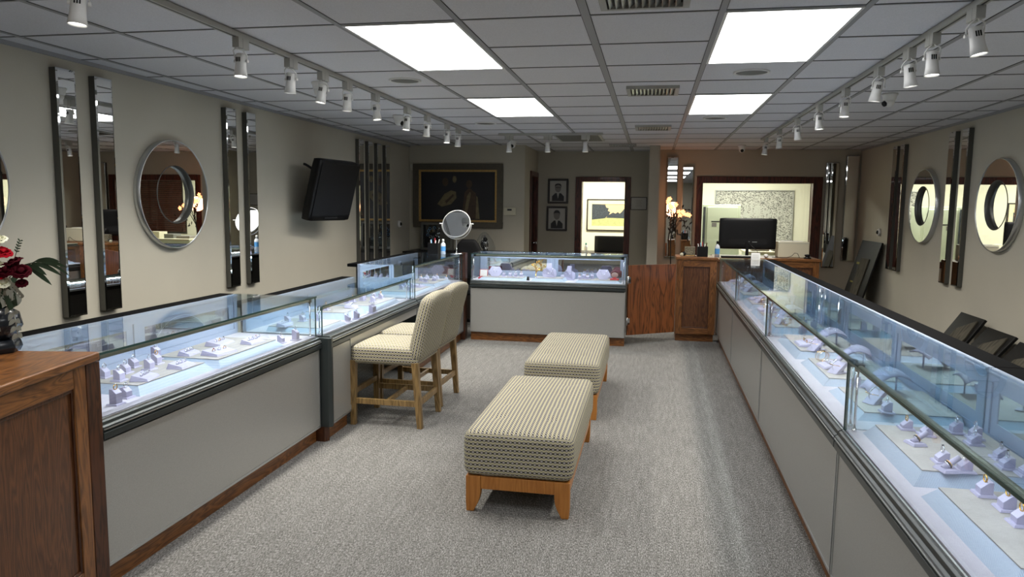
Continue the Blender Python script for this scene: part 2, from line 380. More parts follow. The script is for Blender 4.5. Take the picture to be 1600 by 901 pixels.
# doorway to the office, dark doorway in the return wall, office window
b = MB(); b.box(-1.2, -1.1, YB-.02, YB+.14, 0, 2.04, 'mahog'); b.box(-.43, -.34, YB-.02, YB+.14, 0, 2.04, 'mahog'); b.box(-1.1, -.43, YB-.02, YB+.14, 1.967, 2.04, 'mahog')
struct(b.build('door_1', bevel=.004))
b = MB(); b.box(-1.95, -1.79, 10.86, 10.94, 0, 2.1, 'mahog'); b.box(-1.95, -1.79, 11.5, 11.58, 0, 2.1, 'mahog'); b.box(-1.95, -1.79, 10.94, 11.5, 2.03, 2.1, 'mahog'); b.box(-1.9, -1.86, 10.94, 11.5, 0, 2.03, 'frameb')
d2 = struct(b.build('door_2', bevel=.004))
b = MB(); b.cyl((-1.86, 11.43, 1.0), (-1.80, 11.43, 1.0), .011, .011, 'chrome'); b.ball((-1.795, 11.43, 1.0), .022, 'chrome'); b.build('door_knob', d2)
b = MB()
for x0, x1, z0, z1 in ((.645, .735, .76, 2.045), (2.3, 2.43, .76, 2.045), (.735, 2.3, 1.95, 2.045), (.735, 2.3, .76, .85)):
    b.box(x0, x1, YW-.025, YW+.145, z0, z1, 'mahog')
w1 = struct(b.build('window_1', bevel=.005))
b = MB(); b.box(.73, 2.31, YW+.05, YW+.056, .85, 1.95, 'winglass'); b.build('pane', w1)

# ------------------------------------------------------------------ ceiling lights
def troffer(x, y, ylen, label):
    t_ = thing('ceiling_light', label, 'ceiling light', (x, y, H), 0, 'ceiling light panels')
    b = MB(); hx, hy = .293, ylen/2-.012
    for q in ((-hx, -hx+.014, -hy, hy), (hx-.014, hx, -hy, hy), (-hx+.014, hx-.014, -hy, -hy+.014), (-hx+.014, hx-.014, hy-.014, hy)): b.box(*q, -.007, 0, 'white')
    b.build('frame', t_)
    box('diffuser', t_, -hx+.014, hx-.014, -hy+.014, hy-.014, -.005, -.002, 'panel_light')
troffer(-1.245, 4.09+.61-.61+.0, 1.22, 'large bright ceiling panel on the left, nearest the camera') if False else None
for x, y, l_ in [(-1.245, 4.09, 'large bright ceiling panel at top left of centre'), (.585, 4.09, 'large bright ceiling panel at the top right'),
                 (-1.245, 6.53, 'smaller looking bright ceiling panel further back on the left'), (.585, 6.53, 'smaller looking bright ceiling panel further back on the right'),
                 (-1.245, 1.65, 'bright ceiling panel overhead left, in front of the nearest left one'), (.585, 1.65, 'bright ceiling panel overhead right, in front of the nearest right one'),
                 (-1.245, -.79, 'bright ceiling panel behind the viewer on the left'), (.585, -.79, 'bright ceiling panel behind the viewer on the right')]:
    troffer(x, y+.0, 1.22, l_)
for x, y, l_ in [(-.9, 13.0, 'ceiling lamp of the office beyond the doorway'), (1.5, 12.9, 'ceiling lamp of the office behind the window')]:
    ar = bpy.data.lights.new('office_lamp', 'AREA'); ar.shape = 'RECTANGLE'; ar.size = 1.2; ar.size_y = .6; ar.energy = OFFICE_W; ar.color = (1, .97, .86)
    t_ = thing('office_ceiling_light', l_, 'ceiling light', (x, y, H), 0)
    b = MB(); b.box(-.6, .6, -.3, .3, -.012, 0, 'panel_light'); b.build('diffuser', t_)
    ao = bpy.data.objects.new('office_lamp', ar); C.objects.link(ao); ao.parent = t_; ao.location = (0, 0, -.03)

# speakers, vents, cameras, detectors
def disc(name, x, y, r, label, cat, group=None, mat='speaker'):
    t_ = thing(name, label, cat, (x, y, H), 0, group)
    b = MB(); b.lathe([(r*.86, -.004), (r*.9, -.010), (r, -.008), (r, 0)], 'white'); b.build('rim', t_)
    b = MB(); b.lathe([(0, -.0085), (r*.5, -.008), (r*.87, -.004)], mat); b.build('grille', t_)
disc('ceiling_speaker', -1.75, 5.05, .115, 'round grey ceiling speaker between the left track and the front left light panel', 'speaker', 'ceiling speakers')
disc('ceiling_speaker', -1.77, 7.7, .115, 'round grey ceiling speaker beside the far left light panel', 'speaker', 'ceiling speakers')
disc('ceiling_speaker', .60, 5.02, .115, 'round grey ceiling speaker just behind the front right light panel', 'speaker', 'ceiling speakers')
disc('ceiling_speaker', .57, 7.45, .115, 'round grey ceiling speaker behind the far right light panel', 'speaker', 'ceiling speakers')
disc('smoke_detector', -1.42, 9.3, .06, 'small round detector on the ceiling near the middle track heads', 'smoke detector', None, 'white')
def vent(x, y, lx, ly, label, slats=9):
    t_ = thing('ceiling_vent', label, 'air vent', (x, y, H), 0, 'ceiling air vents')
    b = MB(); hx, hy = lx/2, ly/2
    for q in ((-hx, -hx+.03, -hy, hy), (hx-.03, hx, -hy, hy), (-hx+.03, hx-.03, -hy, -hy+.025), (-hx+.03, hx-.03, hy-.025, hy)): b.box(*q, -.022, 0, 'greyfix')
    b.build('frame', t_, bevel=.002)
    b = MB(); b.box(-hx+.03, hx-.03, -hy+.025, hy-.025, -.003, -.001, 'black'); b.build('backing', t_)
    b = MB()
    for k in range(slats):
        xx = -hx+.05+(lx-.1)*k/(slats-1); b.hexa([(xx-.012, -hy+.025, -.02), (xx-.009, -hy+.025, -.02), (xx-.009, hy-.025, -.02), (xx-.012, hy-.025, -.02)], [(xx+.009, -hy+.025, -.003), (xx+.012, -hy+.025, -.003), (xx+.012, hy-.025, -.003), (xx+.009, hy-.025, -.003)], 'alu')
    b.build('slats', t_)
vent(-.025, 5.66, .38, .36, 'square grey louvred vent in the middle of the ceiling', 11)
vent(-.02, 8.2, .38, .4, 'smaller looking louvred vent further back in the middle of the ceiling', 11)
vent(-.06, 3.16, .38, .36, 'louvred vent cut off at the top edge of the view', 11)
vent(-.43, 10.4, .37, .2, 'narrow vent in the ceiling close to the back wall', 8)
t_ = thing('access_panel', 'square grey return air panel in the ceiling behind the middle track heads', 'air vent', (-.93, 9.35, H))
b = MB(); b.box(-.29, .29, -.42, .42, -.012, 0, 'greyfix'); b.build('frame', t_, bevel=.003)
b = MB(); b.box(-.26, .26, -.39, .39, -.0135, -.0125, 'speaker'); b.build('panel', t_)
def dome(x, y, rz, label, wall=False):
    t_ = thing('security_camera', label, 'security camera', (x, y, H), rz, 'turret security cameras')
    b = MB(); b.lathe([(.0, -.001), (.055, -.001), (.058, -.012), (.05, -.02), (.045, -.05), (.03, -.06)], 'white'); b.build('mount', t_)
    b = MB(); b.ball((0, -.005, -.062), .042, 'white'); b.build('ball_housing', t_)
    b = MB(); b.cyl((0, -.035, -.075), (0, -.048, -.082), .022, .020, 'black'); b.build('lens', t_)
dome(-2.40, 5.05, 1.4, 'white turret camera on the ceiling behind the third left track head')
dome(-2.48, 6.96, 1.4, 'white turret camera on the ceiling in the middle of the left track')
dome(-1.86, 9.7, 0, 'white turret camera on the ceiling above the big painting')
dome(1.73, 6.05, -1.2, 'white turret camera on the ceiling to the right of the right track')
dome(1.185, 10.6, 0, 'white turret camera on the ceiling above the office window')

# ------------------------------------------------------------------ track lighting
def track(name, label, p0, p1):
    b = MB(); (x0, y0), (x1, y1) = p0, p1
    if x0 == x1:
        b.box(x0-.017, x0-.011, y0, y1, H-.03, H-.004, 'greyfix'); b.box(x0+.011, x0+.017, y0, y1, H-.03, H-.004, 'greyfix'); b.box(x0-.011, x0+.011, y0, y1, H-.03, H-.024, 'greyfix'); b.box(x0-.017, x0+.017, y0, y1, H-.0042, H-.004, 'greyfix')
        b.box(x0-.005, x0+.005, y0+.02, y1-.02, H-.0305, H-.0300, 'black')
    else:
        b.box(x0, x1, y0-.017, y0+.017, H-.03, H-.004, 'greyfix'); b.box(x0+.02, x1-.02, y0-.0035, y0+.0035, H-.0305, H-.0300, 'black')
    tag(b.build(name), label, 'light track')
track('light_track', 'long grey light track on the left of the ceiling', (-2.13, .4), (-2.13, 8.45))
track('light_track', 'long grey light track on the right of the ceiling', (1.31, .4), (1.31, 9.6))
track('light_track', 'short light track across the ceiling at the back', (-1.85, 8.75), (-.6, 8.75))
def head_proto():
    t_ = thing('track_spotlight', '', 'track light')
    b = MB(); b.box(-.019, .019, -.05, .05, -.052, 0, 'greyfix'); b.box(-.0195, .0195, -.012, -.008, -.053, -.0005, 'speaker'); b.build('connector', t_, bevel=.003)
    b = MB(); b.tube([(0, -.03, -.04), (.0, -.036, -.058), (.026, -.03, -.066), (.035, -.005, -.085), (.033, 0, -.115)], .0035, 'white'); b.cyl((.028, 0, -.115), (.039, 0, -.115), .008, .008, 'white', 10)
    b.tube([(0, -.03, -.04), (-.026, -.03, -.066), (-.035, -.005, -.085), (-.033, 0, -.115)], .0035, 'white'); b.cyl((-.039, 0, -.115), (-.028, 0, -.115), .008, .008, 'white', 10); b.build('yoke', t_)
    hd = MB(); hd.lathe([(0, .0), (.022, .0), (.027, -.006), (.027, -.05), (.029, -.08), (.035, -.118), (.033, -.118), (.031, -.110)], 'white', (0, 0, 0), 22)
    for k in range(3): hd.box(-.012+k*.009, -.007+k*.009, -.0285, -.026, -.045, -.022, 'black')
    ho = hd.build('head', t_, loc=(0, 0, -.078))
    b = MB(); b.lathe([(0, -.111), (.031, -.111)], 'lens', (0, 0, 0), 22); b.build('lens', ho)
    return t_
proto = head_proto(); first = True
SPD = bpy.data.lights.new('spot_lamp', 'SPOT'); SPD.energy = SPOT_W; SPD.spot_size = math.radians(140); SPD.spot_blend = 1; SPD.shadow_soft_size = .06; SPD.color = (1, .96, .88)
def head(x, y, rz, tx, ty, label, group):
    global first
    o = proto if first else dup(proto); first = False
    o.location = (x, y, H-.03); o.rotation_euler = (0, 0, rz); o['label'] = label; o['group'] = group
    hd = [c for c in o.children if c.name.startswith('head')][0]; hd.rotation_euler = (tx, ty, 0)
    l_ = bpy.data.objects.new('spot_lamp', SPD); C.objects.link(l_); l_.parent = hd; l_.location = (0, 0, -.125)
LY = [2.47, 3.57, 4.11, 4.54, 4.93, 5.46, 6.21, 6.79, 7.48, 7.92]
for i, y in enumerate(LY):
    head(-2.13, y, 0 if i else .6, random.uniform(-.12, .12), (.08, 0, .1, .14, .06, -.12, .08, .1, .02, .05)[i], 'white track spotlight, %s from the near end of the left track' % ORD[i], 'left track spotlights')
RY = [3.48, 3.96, 4.29, 4.82, 5.59, 6.42, 7.34, 8.32, 9.27]
for i, y in enumerate(RY):
    head(1.31, y, 0, random.uniform(-.1, .1), (-.18, -.03, -.14, .12, .03, -.06, -.12, -.05, .1)[i], 'white track spotlight, %s from the near end of the right track' % ORD[i], 'right track spotlights')
for i, x in enumerate((-1.72, -1.25, -.8)):
    head(x, 8.75, PI/2, 0, 0, '%s of the three white spotlights on the short middle track' % ('leftmost', 'middle one', 'rightmost')[i], 'middle track spotlights')

# ------------------------------------------------------------------ display cases
def case(name_l, p0, p1, depth, ztop, label, zr=.70, knee=False, left_glass=True, right_glass=True, gf=.035, led_side='front', panel_in=.015):
    """local x along the front (customer's left to right), y inwards, z up"""
    p0 = Vector((p0[0], p0[1], 0)); p1 = Vector((p1[0], p1[1], 0)); d = p1-p0; L = d.length; rz = math.atan2(d.y, d.x)
    t_ = thing('display_case', label, 'display case', tuple(p0), rz, 'glass jewellery display cases'); D = depth; g = .004
    # base
    if not knee:
        box('toe_kick', t_, g, L-g, .05, .09, 0, .10, 'oak_x')
        b = MB(); b.box(g, L-g, panel_in+.012, D-.01, .10, zr-.075, 'charcoal'); b.box(.01+g, L-.01-g, panel_in+.004, panel_in+.012, .112, zr-.085, 'lam')
        b.box(g, L-g, panel_in, panel_in+.012, .10, .112, 'alu'); b.box(g, .01+g, panel_in, panel_in+.012, .112, zr-.075, 'alu'); b.box(L-.01-g, L-g, panel_in, panel_in+.012, .112, zr-.075, 'alu')
        b.build('base_panel', t_)
    else:
        for q0, q1 in knee:
            b = MB(); b.box(q0, q1, panel_in+.012, D-.01, .10, zr-.075, 'charcoal'); b.box(q0+.01, q1-.01, panel_in+.004, panel_in+.012, .112, zr-.085, 'lam')
            b.box(q0, q1, panel_in, panel_in+.012, .10, .112, 'alu'); b.box(q0, q0+.01, panel_in, panel_in+.012, .112, zr-.075, 'alu'); b.box(q1-.01, q1, panel_in, panel_in+.012, .112, zr-.075, 'alu'); b.build('base_panel', t_)
            box('toe_kick', t_, q0+.01, q1-.01, .05, D-.05, 0, .10, 'oak_x')
        box('apron', t_, knee[0][1], L-g if len(knee) == 1 else knee[1][0], panel_in, .05, zr-.135, zr-.075, 'lam', .002)
        box('rear_panel', t_, knee[0][1], L-g if len(knee) == 1 else knee[1][0], D-.06, D-.04, 0, zr-.075, 'blackm')
    # moulded rail
    prof = [(.0, zr-.07), (.0, zr-.045), (.010, zr-.040), (.010, zr-.034), (.002, zr-.030), (.002, zr-.022), (.012, zr-.017), (.014, zr-.004), (.022, zr), (D-.01, zr), (D-.01, zr-.075), (.02, zr-.075)]
    b = MB(); b.prism(prof, 0+g/2, L-g/2, 'x', 'charcoal'); b.build('rail', t_, bevel=.001)
    b = MB(); b.box(g, L-g, -.0015, .003, zr-.033, zr-.029, 'alu'); b.box(g, L-g, gf-.008, gf-.002, zr, zr+.006, 'alu'); b.build('trim_strip', t_)
    box('deck', t_, g, L-g, gf+.004, D-.03, zr, zr+.008, 'deck')
    zi = zr+.008
    # glass
    b = MB(); b.box(g, L-g, gf, gf+.005, zr+.001, ztop-.008, 'glass'); b.box(g, L-g, gf, gf+.005, ztop-.009, ztop-.0082, 'glass_edge'); b.build('front_glass', t_)
    b = MB(); b.box(0+.001, L-.001, gf-.004, D-.05, ztop-.008, ztop, 'glass_top')
    b.build('top_glass', t_)
    b = MB(); b.box(.001, L-.001, gf-.0055, gf-.0042, ztop-.009, ztop+.0005, 'glass_edge'); b.build('top_glass_edge', t_)
    for on, xx in ((left_glass, g), (right_glass, L-g-.005)):
        if on:
            b = MB(); b.box(xx, xx+.005, gf+.006, D-.05, zi, ztop-.009, 'glass_side'); b.build('side_glass', t_)
            b = MB(); b.box(xx-.0005, xx+.0055, gf-.0005, gf+.0065, zr+.001, ztop-.009, 'glass_edge'); b.build('glass_corner', t_)
            xp = xx+.022 if xx < L/2 else xx-.022
            b = MB(); b.cyl((xp, gf+.03, zi), (xp, gf+.03, ztop-.01), .005, .005, 'chrome', 10); b.cyl((xp, gf+.03, zi), (xp, gf+.03, zi+.012), .011, .009, 'chrome', 12); b.build('support_post', t_)
    # light bar
    ye = gf+.03
    b = MB(); b.cyl((.03, ye, ztop-.022), (L-.03, ye, ztop-.022), .0125, .0125, 'lampbar', 16); b.box(.03, .06, ye-.014, ye+.014, ztop-.036, ztop-.0085, 'blackm'); b.box(L-.06, L-.03, ye-.014, ye+.014, ztop-.036, ztop-.0085, 'blackm'); lb = b.build('light_bar', t_)
    b = MB(); b.hexa([(.062, ye+.0083, ztop-.0338), (L-.062, ye+.0083, ztop-.0338), (L-.062, ye+.0143, ztop-.0234), (.062, ye+.0143, ztop-.0234)],
        [(.062, ye+.0066, ztop-.0328), (L-.062, ye+.0066, ztop-.0328), (L-.062, ye+.0126, ztop-.0224), (.062, ye+.0126, ztop-.0224)], 'led'); b.build('led_strip', lb)
    # back: frame, two sliding mirrored doors, black ledge
    y0 = D-.05
    b = MB(); b.box(g, L-g, y0, y0+.025, ztop-.05, ztop-.004, 'caseframe'); b.box(g, L-g, y0, y0+.025, zi, zi+.03, 'caseframe')
    b.box(g, g+.035, y0, y0+.025, zi+.03, ztop-.05, 'caseframe'); b.box(L-g-.035, L-g, y0, y0+.025, zi+.03, ztop-.05, 'caseframe'); b.box(L/2-.02, L/2+.02, y0, y0+.025, zi+.03, ztop-.05, 'caseframe')
    b.box(g, L-g, y0-.006, y0, ztop-.02, ztop-.012, 'caseframe'); b.build('back_frame', t_, bevel=.002)
    for q0, q1 in ((g+.035, L/2-.02), (L/2+.02, L-g-.035)):
        z0, z1 = zi+.03, ztop-.05; fr = .05
        b = MB(); b.box(q0+.002, q1-.002, y0+.006, y0+.018, z0, z0+fr, 'caseframe'); b.box(q0+.002, q1-.002, y0+.006, y0+.018, z1-fr*.6, z1, 'caseframe'); b.box(q0+.002, q0+fr, y0+.006, y0+.018, z0+fr, z1-fr*.6, 'caseframe'); b.box(q1-fr, q1-.002, y0+.006, y0+.018, z0+fr, z1-fr*.6, 'caseframe')
        dr = b.build('sliding_door', t_, bevel=.002)
        b = MB(); b.box(q0+fr, q1-fr, y0+.009, y0+.015, z0+fr, z1-fr*.6, 'mirror'); b.build('door_mirror', dr)
    b = MB(); b.box(0+.001, L-.001, D-.025, D+.075, ztop-.03, ztop-.002, 'ledge'); b.box(.001, L-.001, D-.025, D-.012, zr-.07, ztop-.03, 'blackm'); b.build('rear_ledge', t_, bevel=.002)
    return t_
xr = lambda y: .712+.0068*y
CA = case('A', (-2.085, 2.428), (-2.085, 4.36), .645, .968, 'long glass display case nearest the camera on the left, beside the oak cabinet', left_glass=False)
CB = case('B', (-2.035, 4.41), (-2.085, 6.36), .66, .90, 'lowest display case, with a knee space behind the two patterned stools', knee=[(.0, .36)], gf=.07)
CC = case('C', (-2.095, 6.40), (-2.115, 8.19), .62, 1.015, 'tall display case at the far end of the left row, under the vanity mirror')
CD = case('D', (-2.06, 8.20), (-.262, 8.20), .55, 1.018, 'display case across the back with a pale front and red ring boxes inside')
YS = [8.93, 7.10, 5.13, 2.98, 1.05]
RL = ['farthest display case of the right row, beside the tall oak cabinet', 'second display case from the far end of the right row', 'third display case from the far end of the right row, holding grey necklace arches', 'nearest display case of the right row, with rows of ring blocks']
CR = [case('R%d' % i, (xr(YS[i]-.004), YS[i]-.004), (xr(YS[i+1]), YS[i+1]), .575, .985, RL[i]) for i in range(4)]
# end posts and corner posts
b = MB(); b.box(-2.72, -2.083, 2.352, 2.424, 0, .947, 'oak_dark'); tag(b.build('end_panel', bevel=.003), 'dark oak end panel between the near oak cabinet and the left glass case', 'end panel')
b = MB(); b.prism([(-2.09, 4.364), (-2.045, 4.364), (-2.028, 4.380), (-2.028, 4.404), (-2.64, 4.404), (-2.64, 4.364)], .10, .695, 'z', 'charcoal'); cp = b.build('corner_post', bevel=.003); tag(cp, 'charcoal corner post where the left case steps forward to the low case', 'post')
b = MB(); b.prism([(-2.12, 4.366), (-2.08, 4.366), (-2.06, 4.40), (-2.6, 4.40), (-2.6, 4.366)], 0, .10, 'z', 'oak_dark'); b.build('plinth', cp)
b = MB(); b.box(-2.19, -2.115, 8.20, 8.30, 0, 1.02, 'oak_dark'); b.box(-2.185, -2.12, 8.193, 8.2, .08, .95, 'oak_dark'); tag(b.build('corner_post', bevel=.006), 'dark oak post in the back left corner between two display cases', 'post')

# ------------------------------------------------------------------ jewellery and display furniture
def to_world(rz, x, y): return (x*math.cos(rz)-y*math.sin(rz), x*math.sin(rz)+y*math.cos(rz))
def mk_platform(L, Dp, h, s=.035):
    t_ = thing('display_riser', '', 'display riser')
    b = MB(); b.hexa([(-L/2, 0, 0), (L/2, 0, 0), (L/2, Dp, 0), (-L/2, Dp, 0)], [(-L/2+s, s, h-.003), (L/2-s, s, h-.003), (L/2-s, Dp, h-.003), (-L/2+s, Dp, h-.003)], 'ribbed'); b.build('sloped_base', t_)
    b = MB(); b.box(-L/2+s-.002, L/2-s+.002, s-.002, Dp, h-.003, h, 'taupe'); b.build('top_pad', t_); return t_
def mk_stand(h):
    t_ = thing('ring_stand', '', 'ring stand')
    b = MB(); b.hexa([(-.029, -.027, 0), (.029, -.027, 0), (.029, .027, 0), (-.029, .027, 0)], [(-.026, -.024, .006), (.026, -.024, .006), (.026, .024, .006), (-.026, .024, .006)], 'block'); b.build('foot', t_)
    b = MB(); b.prism([(-.017, .006), (.017, .006), (.017, h), (.004, h), (-.017, h-.018)], -.018, .018, 'x', 'block'); b.build('block', t_, bevel=.0012); return t_
def mk_ring(metal, gem, big=1.0):
    t_ = thing('ring', '', 'ring'); q = Matrix.Rotation(PI/2, 3, 'Y') @ Matrix.Identity(3)
    b = MB(); b.torus((0, 0, .004), .0095*big, .0017*big, metal, Matrix.Rotation(PI/2, 3, 'X'), 18, 6); b.build('band', t_)
    b = MB(); b.lathe([(0, -.002), (.0045, .0015), (.003, .0035), (0, .0036)], gem, (0, 0, .014*big), 8); b.build('stone', t_); return t_
def mk_pad(w_, d_, h):
    t_ = thing('ring_pad', '', 'ring pad')
    b = MB(); b.hexa([(-w_/2, -d_/2, 0), (w_/2, -d_/2, 0), (w_/2, d_/2, 0), (-w_/2, d_/2, 0)], [(-w_/2+.008, -d_/2+.008, h*.6), (w_/2-.008, -d_/2+.008, h*.6), (w_/2-.008, d_/2-.008, h*1.5), (-w_/2+.008, d_/2-.008, h*1.5)], 'block'); b.build('pad', t_, bevel=.001)
    b = MB()
    for k in (-1, 0, 1): b.box(k*w_*.26-.009, k*w_*.26+.009, -.0015, .0015, h*1.02, h*1.10, 'ink')
    b.build('slots', t_); return t_
def mk_arch(w0, w1, dp, h):
    t_ = thing('necklace_arch', '', 'necklace display'); b = MB(); n = 14; vs = []; 
    for k in range(n+1):
        s_ = k/n; y = -dp/2+dp*s_; z = h*math.sin(PI*(.04+.66*s_)); ww = w0+(w1-w0)*s_
        for xx in (-1, -.6, 0, .6, 1): vs.append((xx*ww/2, y, z-(.018*xx*xx)))
    fs = [(k*5+j, k*5+j+1, (k+1)*5+j+1, (k+1)*5+j) for k in range(n) for j in range(4)]
    b.faces(vs, fs, 'block', True); o = b.build('arch', t_); sd = o.modifiers.new('solid', 'SOLIDIFY'); sd.thickness = .006; sd.offset = -1
    b = MB(); b.box(-.008, .008, dp*.33, dp*.345, 0, h*.82, 'block'); b.build('prop', t_)
    b = MB(); b.tube([(-w1*.36, dp*.42, h*.80), (-w1*.30, dp*.1, h*.985), (-.02, -dp*.08, h*.90+.004), (.02, -dp*.08, h*.90+.004), (w1*.30, dp*.1, h*.985), (w1*.36, dp*.42, h*.80)], .0012, 'silver', 6); b.build('necklace', t_); return t_
def mk_ramp():
    t_ = thing('bracelet_ramp', '', 'bracelet display')
    b = MB(); b.hexa([(-.028, -.05, 0), (.028, -.05, 0), (.028, -.02, 0), (-.028, -.02, 0)], [(-.028, .02, .055), (.028, .02, .055), (.028, .04, .045), (-.028, .04, .045)], 'block'); b.build('ramp', t_, bevel=.002)
    b = MB(); b.box(-.03, .03, -.045, .05, 0, .004, 'block'); b.hexa([(-.01, .02, .003), (.01, .02, .003), (.01, .026, .003), (-.01, .026, .003)], [(-.01, .024, .044), (.01, .024, .044), (.01, .03, .044), (-.01, .03, .044)], 'block'); b.build('foot', t_)
    b = MB(); b.torus((0, -.012, .036), .030, .0022, 'silver', Matrix.Rotation(math.radians(-50), 3, 'X') @ Matrix.Rotation(PI/2, 3, 'Y'), 26, 6); 
    for k in range(9): a = PI*(k/8)-PI/2; b.ball(((-.03+.0075*k), -.034+.002*abs(k-4), .041), .0028, 'gold', n=6)
    b.build('bracelet', t_); return t_
def mk_finger():
    t_ = thing('ring_finger_stand', '', 'ring stand')
    b = MB(); b.hexa([(-.032, -.026, 0), (.032, -.026, 0), (.032, .026, 0), (-.032, .026, 0)], [(-.027, -.021, .01), (.027, -.021, .01), (.027, .021, .01), (-.027, .021, .01)], 'block'); b.build('foot', t_, bevel=.001)
    b = MB(); b.cyl((0, -.012, .008), (0, .040, .042), .010, .009, 'block', 12); b.build('finger', t_)
    b = MB(); b.torus((0, .004, .020), .0112, .0035, 'gem', Matrix.Rotation(math.radians(-58), 3, 'X'), 18, 8); b.torus((0, .0075, .0225), .0114, .0016, 'gold', Matrix.Rotation(math.radians(-58), 3, 'X'), 18, 6); b.torus((0, .0015, .0185), .0116, .0014, 'silver', Matrix.Rotation(math.radians(-58), 3, 'X'), 18, 6); b.build('ring_bands', t_); return t_
def mk_hoops():
    t_ = thing('bangle_set', '', 'bangles'); b = MB()
    for k in range(4): b.torus((-.02+.012*k, 0, .031), .03, .0017, 'silver' if k % 2 else 'gold', Matrix.Rotation(PI/2+.25, 3, 'Y'), 24, 6)
    b.build('bangles', t_); return t_
PROTO = {}
def place(kind, maker, x, y, z, rz, label, group):
    if kind not in PROTO: PROTO[kind] = maker(); o = PROTO[kind]
    else: o = dup(PROTO[kind])
    o.location = (x, y, z); o.rotation_euler = (0, 0, rz); o['label'] = label; o['group'] = group; return o
RLF, RRT = PI/2, -PI/2
CN = {'A': 'near left case', 'B': 'low case behind stools', 'C': 'far left case', 'D': 'back case',
      'R0': 'farthest right case', 'R1': 'second farthest right case', 'R2': 'third right case', 'R3': 'nearest right case'}
ringk = [('silver', 'gemw'), ('gold', 'gemw'), ('silver', 'gem'), ('gold', 'gemr')]
metname = {('silver', 'gemw'): 'silver ring', ('gold', 'gemw'): 'gold ring', ('silver', 'gem'): 'silver dark-stone ring', ('gold', 'gemr'): 'gold red-stone ring'}
END = lambda cn: 'left' if cn == 'D' else 'near'
def stands(cn, rz, items, kinds=None):
    items = sorted(items, key=lambda q: q[0] if cn == 'D' else q[1])
    for i, (x, y, z, h) in enumerate(items):
        place('stand%.3f' % h, lambda: mk_stand(h), x, y, z, rz, 'lilac grey ring block, %s from the %s end of %s' % (ORD[i], END(cn), CN[cn]), 'ring blocks in '+CN[cn])
        k = ringk[(kinds[i % len(kinds)] if kinds else random.choice((0, 0, 1, 2)))]
        place('ring'+k[0]+k[1], lambda: mk_ring(*k, 1.15), x, y, z+h+.003, rz, '%s on %s ring block from %s end of %s' % (metname[k], ORD[i], END(cn), CN[cn]), 'rings on blocks in '+CN[cn])
def risers(cn, rz, items, z=.708):
    items = sorted(items, key=lambda q: q[0] if cn == 'D' else q[1])
    for i, (x, y, L, Dp, h) in enumerate(items):
        place('riser%.2f%.2f%.3f' % (L, Dp, h), lambda: mk_platform(L, Dp, h), x, y, z, rz, 'pale blue edged riser, %s from the %s end of %s' % (ORD[i], END(cn), CN[cn]), 'risers in '+CN[cn])
def pads(cn, rz, items):
    items = sorted(items, key=lambda q: q[0] if cn == 'D' else q[1])
    for i, (x, y, z, w_, d_, a) in enumerate(items):
        place('pad%.2f%.2f' % (w_, d_), lambda: mk_pad(w_, d_, .018), x, y, z, rz+a, 'flat lilac grey ring pad, %s from the %s end of %s' % (ORD[i], END(cn), CN[cn]), 'ring pads in '+CN[cn])
        for j in (-1, 0, 1):
            k = ringk[(i+j+1) % 4 if w_ > .13 else 0]; dx, dy = to_world(rz+a, j*w_*.26, 0)
            place('ring'+k[0]+k[1], lambda: mk_ring(*k, 1.15), x+dx, y+dy, z+.018, rz+a, '%s ring on %s ring pad from %s end of %s' % (('left', 'middle', 'right')[j+1], ORD[i], END(cn), CN[cn]), 'rings on pads in '+CN[cn])
Z0 = .709
risers('A', RLF, [(-2.19, 3.055, .56, .36, .042), (-2.165, 3.68, .66, .38, .042)])
stands('A', RLF, [(-2.20, 2.64, Z0, .068), (-2.235, 2.745, Z0, .048), (-2.36, 2.86, .751, .052), (-2.47, 2.90, .751, .046), (-2.44, 3.00, .751, .044), (-2.38, 3.09, .751, .052), (-2.49, 3.12, .751, .044), (-2.43, 3.21, .751, .052), (-2.50, 3.30, .751, .068), (-2.22, 4.08, Z0, .048), (-2.18, 4.19, Z0, .068)], [1, 0, 0, 0, 0, 0, 0, 1, 0, 0, 0])
pads('A', RLF, [(-2.275, 2.92, .751, .13, .085, .25), (-2.27, 3.18, .751, .13, .085, .1), (-2.42, 3.46, .751, .12, .07, .1), (-2.28, 3.52, .751, .17, .11, -.1), (-2.43, 3.76, .751, .17, .10, .1), (-2.27, 3.84, .751, .13, .08, -.1), (-2.40, 4.10, Z0, .17, .11, .1)])
risers('B', RLF, [(-2.13, 4.66, .42, .40, .03), (-2.20, 5.22, .40, .34, .05), (-2.17, 5.80, .62, .40, .042)], Z0-.001)
stands('B', RLF, [(-2.46, 4.62, .74, .05), (-2.40, 4.72, .74, .045), (-2.31, 4.78, .74, .05), (-2.165, 4.96, Z0, .05), (-2.155, 5.10, Z0, .06), (-2.155, 5.40, Z0, .068), (-2.16, 5.45, Z0+.0, .068), (-2.42, 5.14, .76, .05), (-2.45, 5.62, .752, .05), (-2.44, 5.70, .752, .045), (-2.40, 5.80, .752, .05), (-2.28, 5.74, .752, .052), (-2.44, 5.93, .752, .045), (-2.38, 6.02, .752, .045), (-2.30, 5.98, .752, .045)])
risers('C', RLF, [(-2.18, 6.9, .6, .38, .03), (-2.20, 7.6, .6, .36, .04)])
stands('C', RLF, [(-2.30, 6.72, .739, .05), (-2.40, 6.80, .739, .05), (-2.34, 6.95, .739, .05), (-2.45, 7.02, .739, .06), (-2.35, 7.42, .75, .05), (-2.43, 7.52, .75, .05), (-2.31, 7.60, .75, .05), (-2.42, 7.70, .75, .05), (-2.33, 7.78, .75, .045), (-2.27, 7.95, Z0, .05), (-2.40, 7.97, Z0, .05)])
risers('D', 0, [(-1.70, 8.27, .56, .30, .03), (-1.16, 8.29, .40, .28, .035), (-.58, 8.27, .52, .30, .03)])
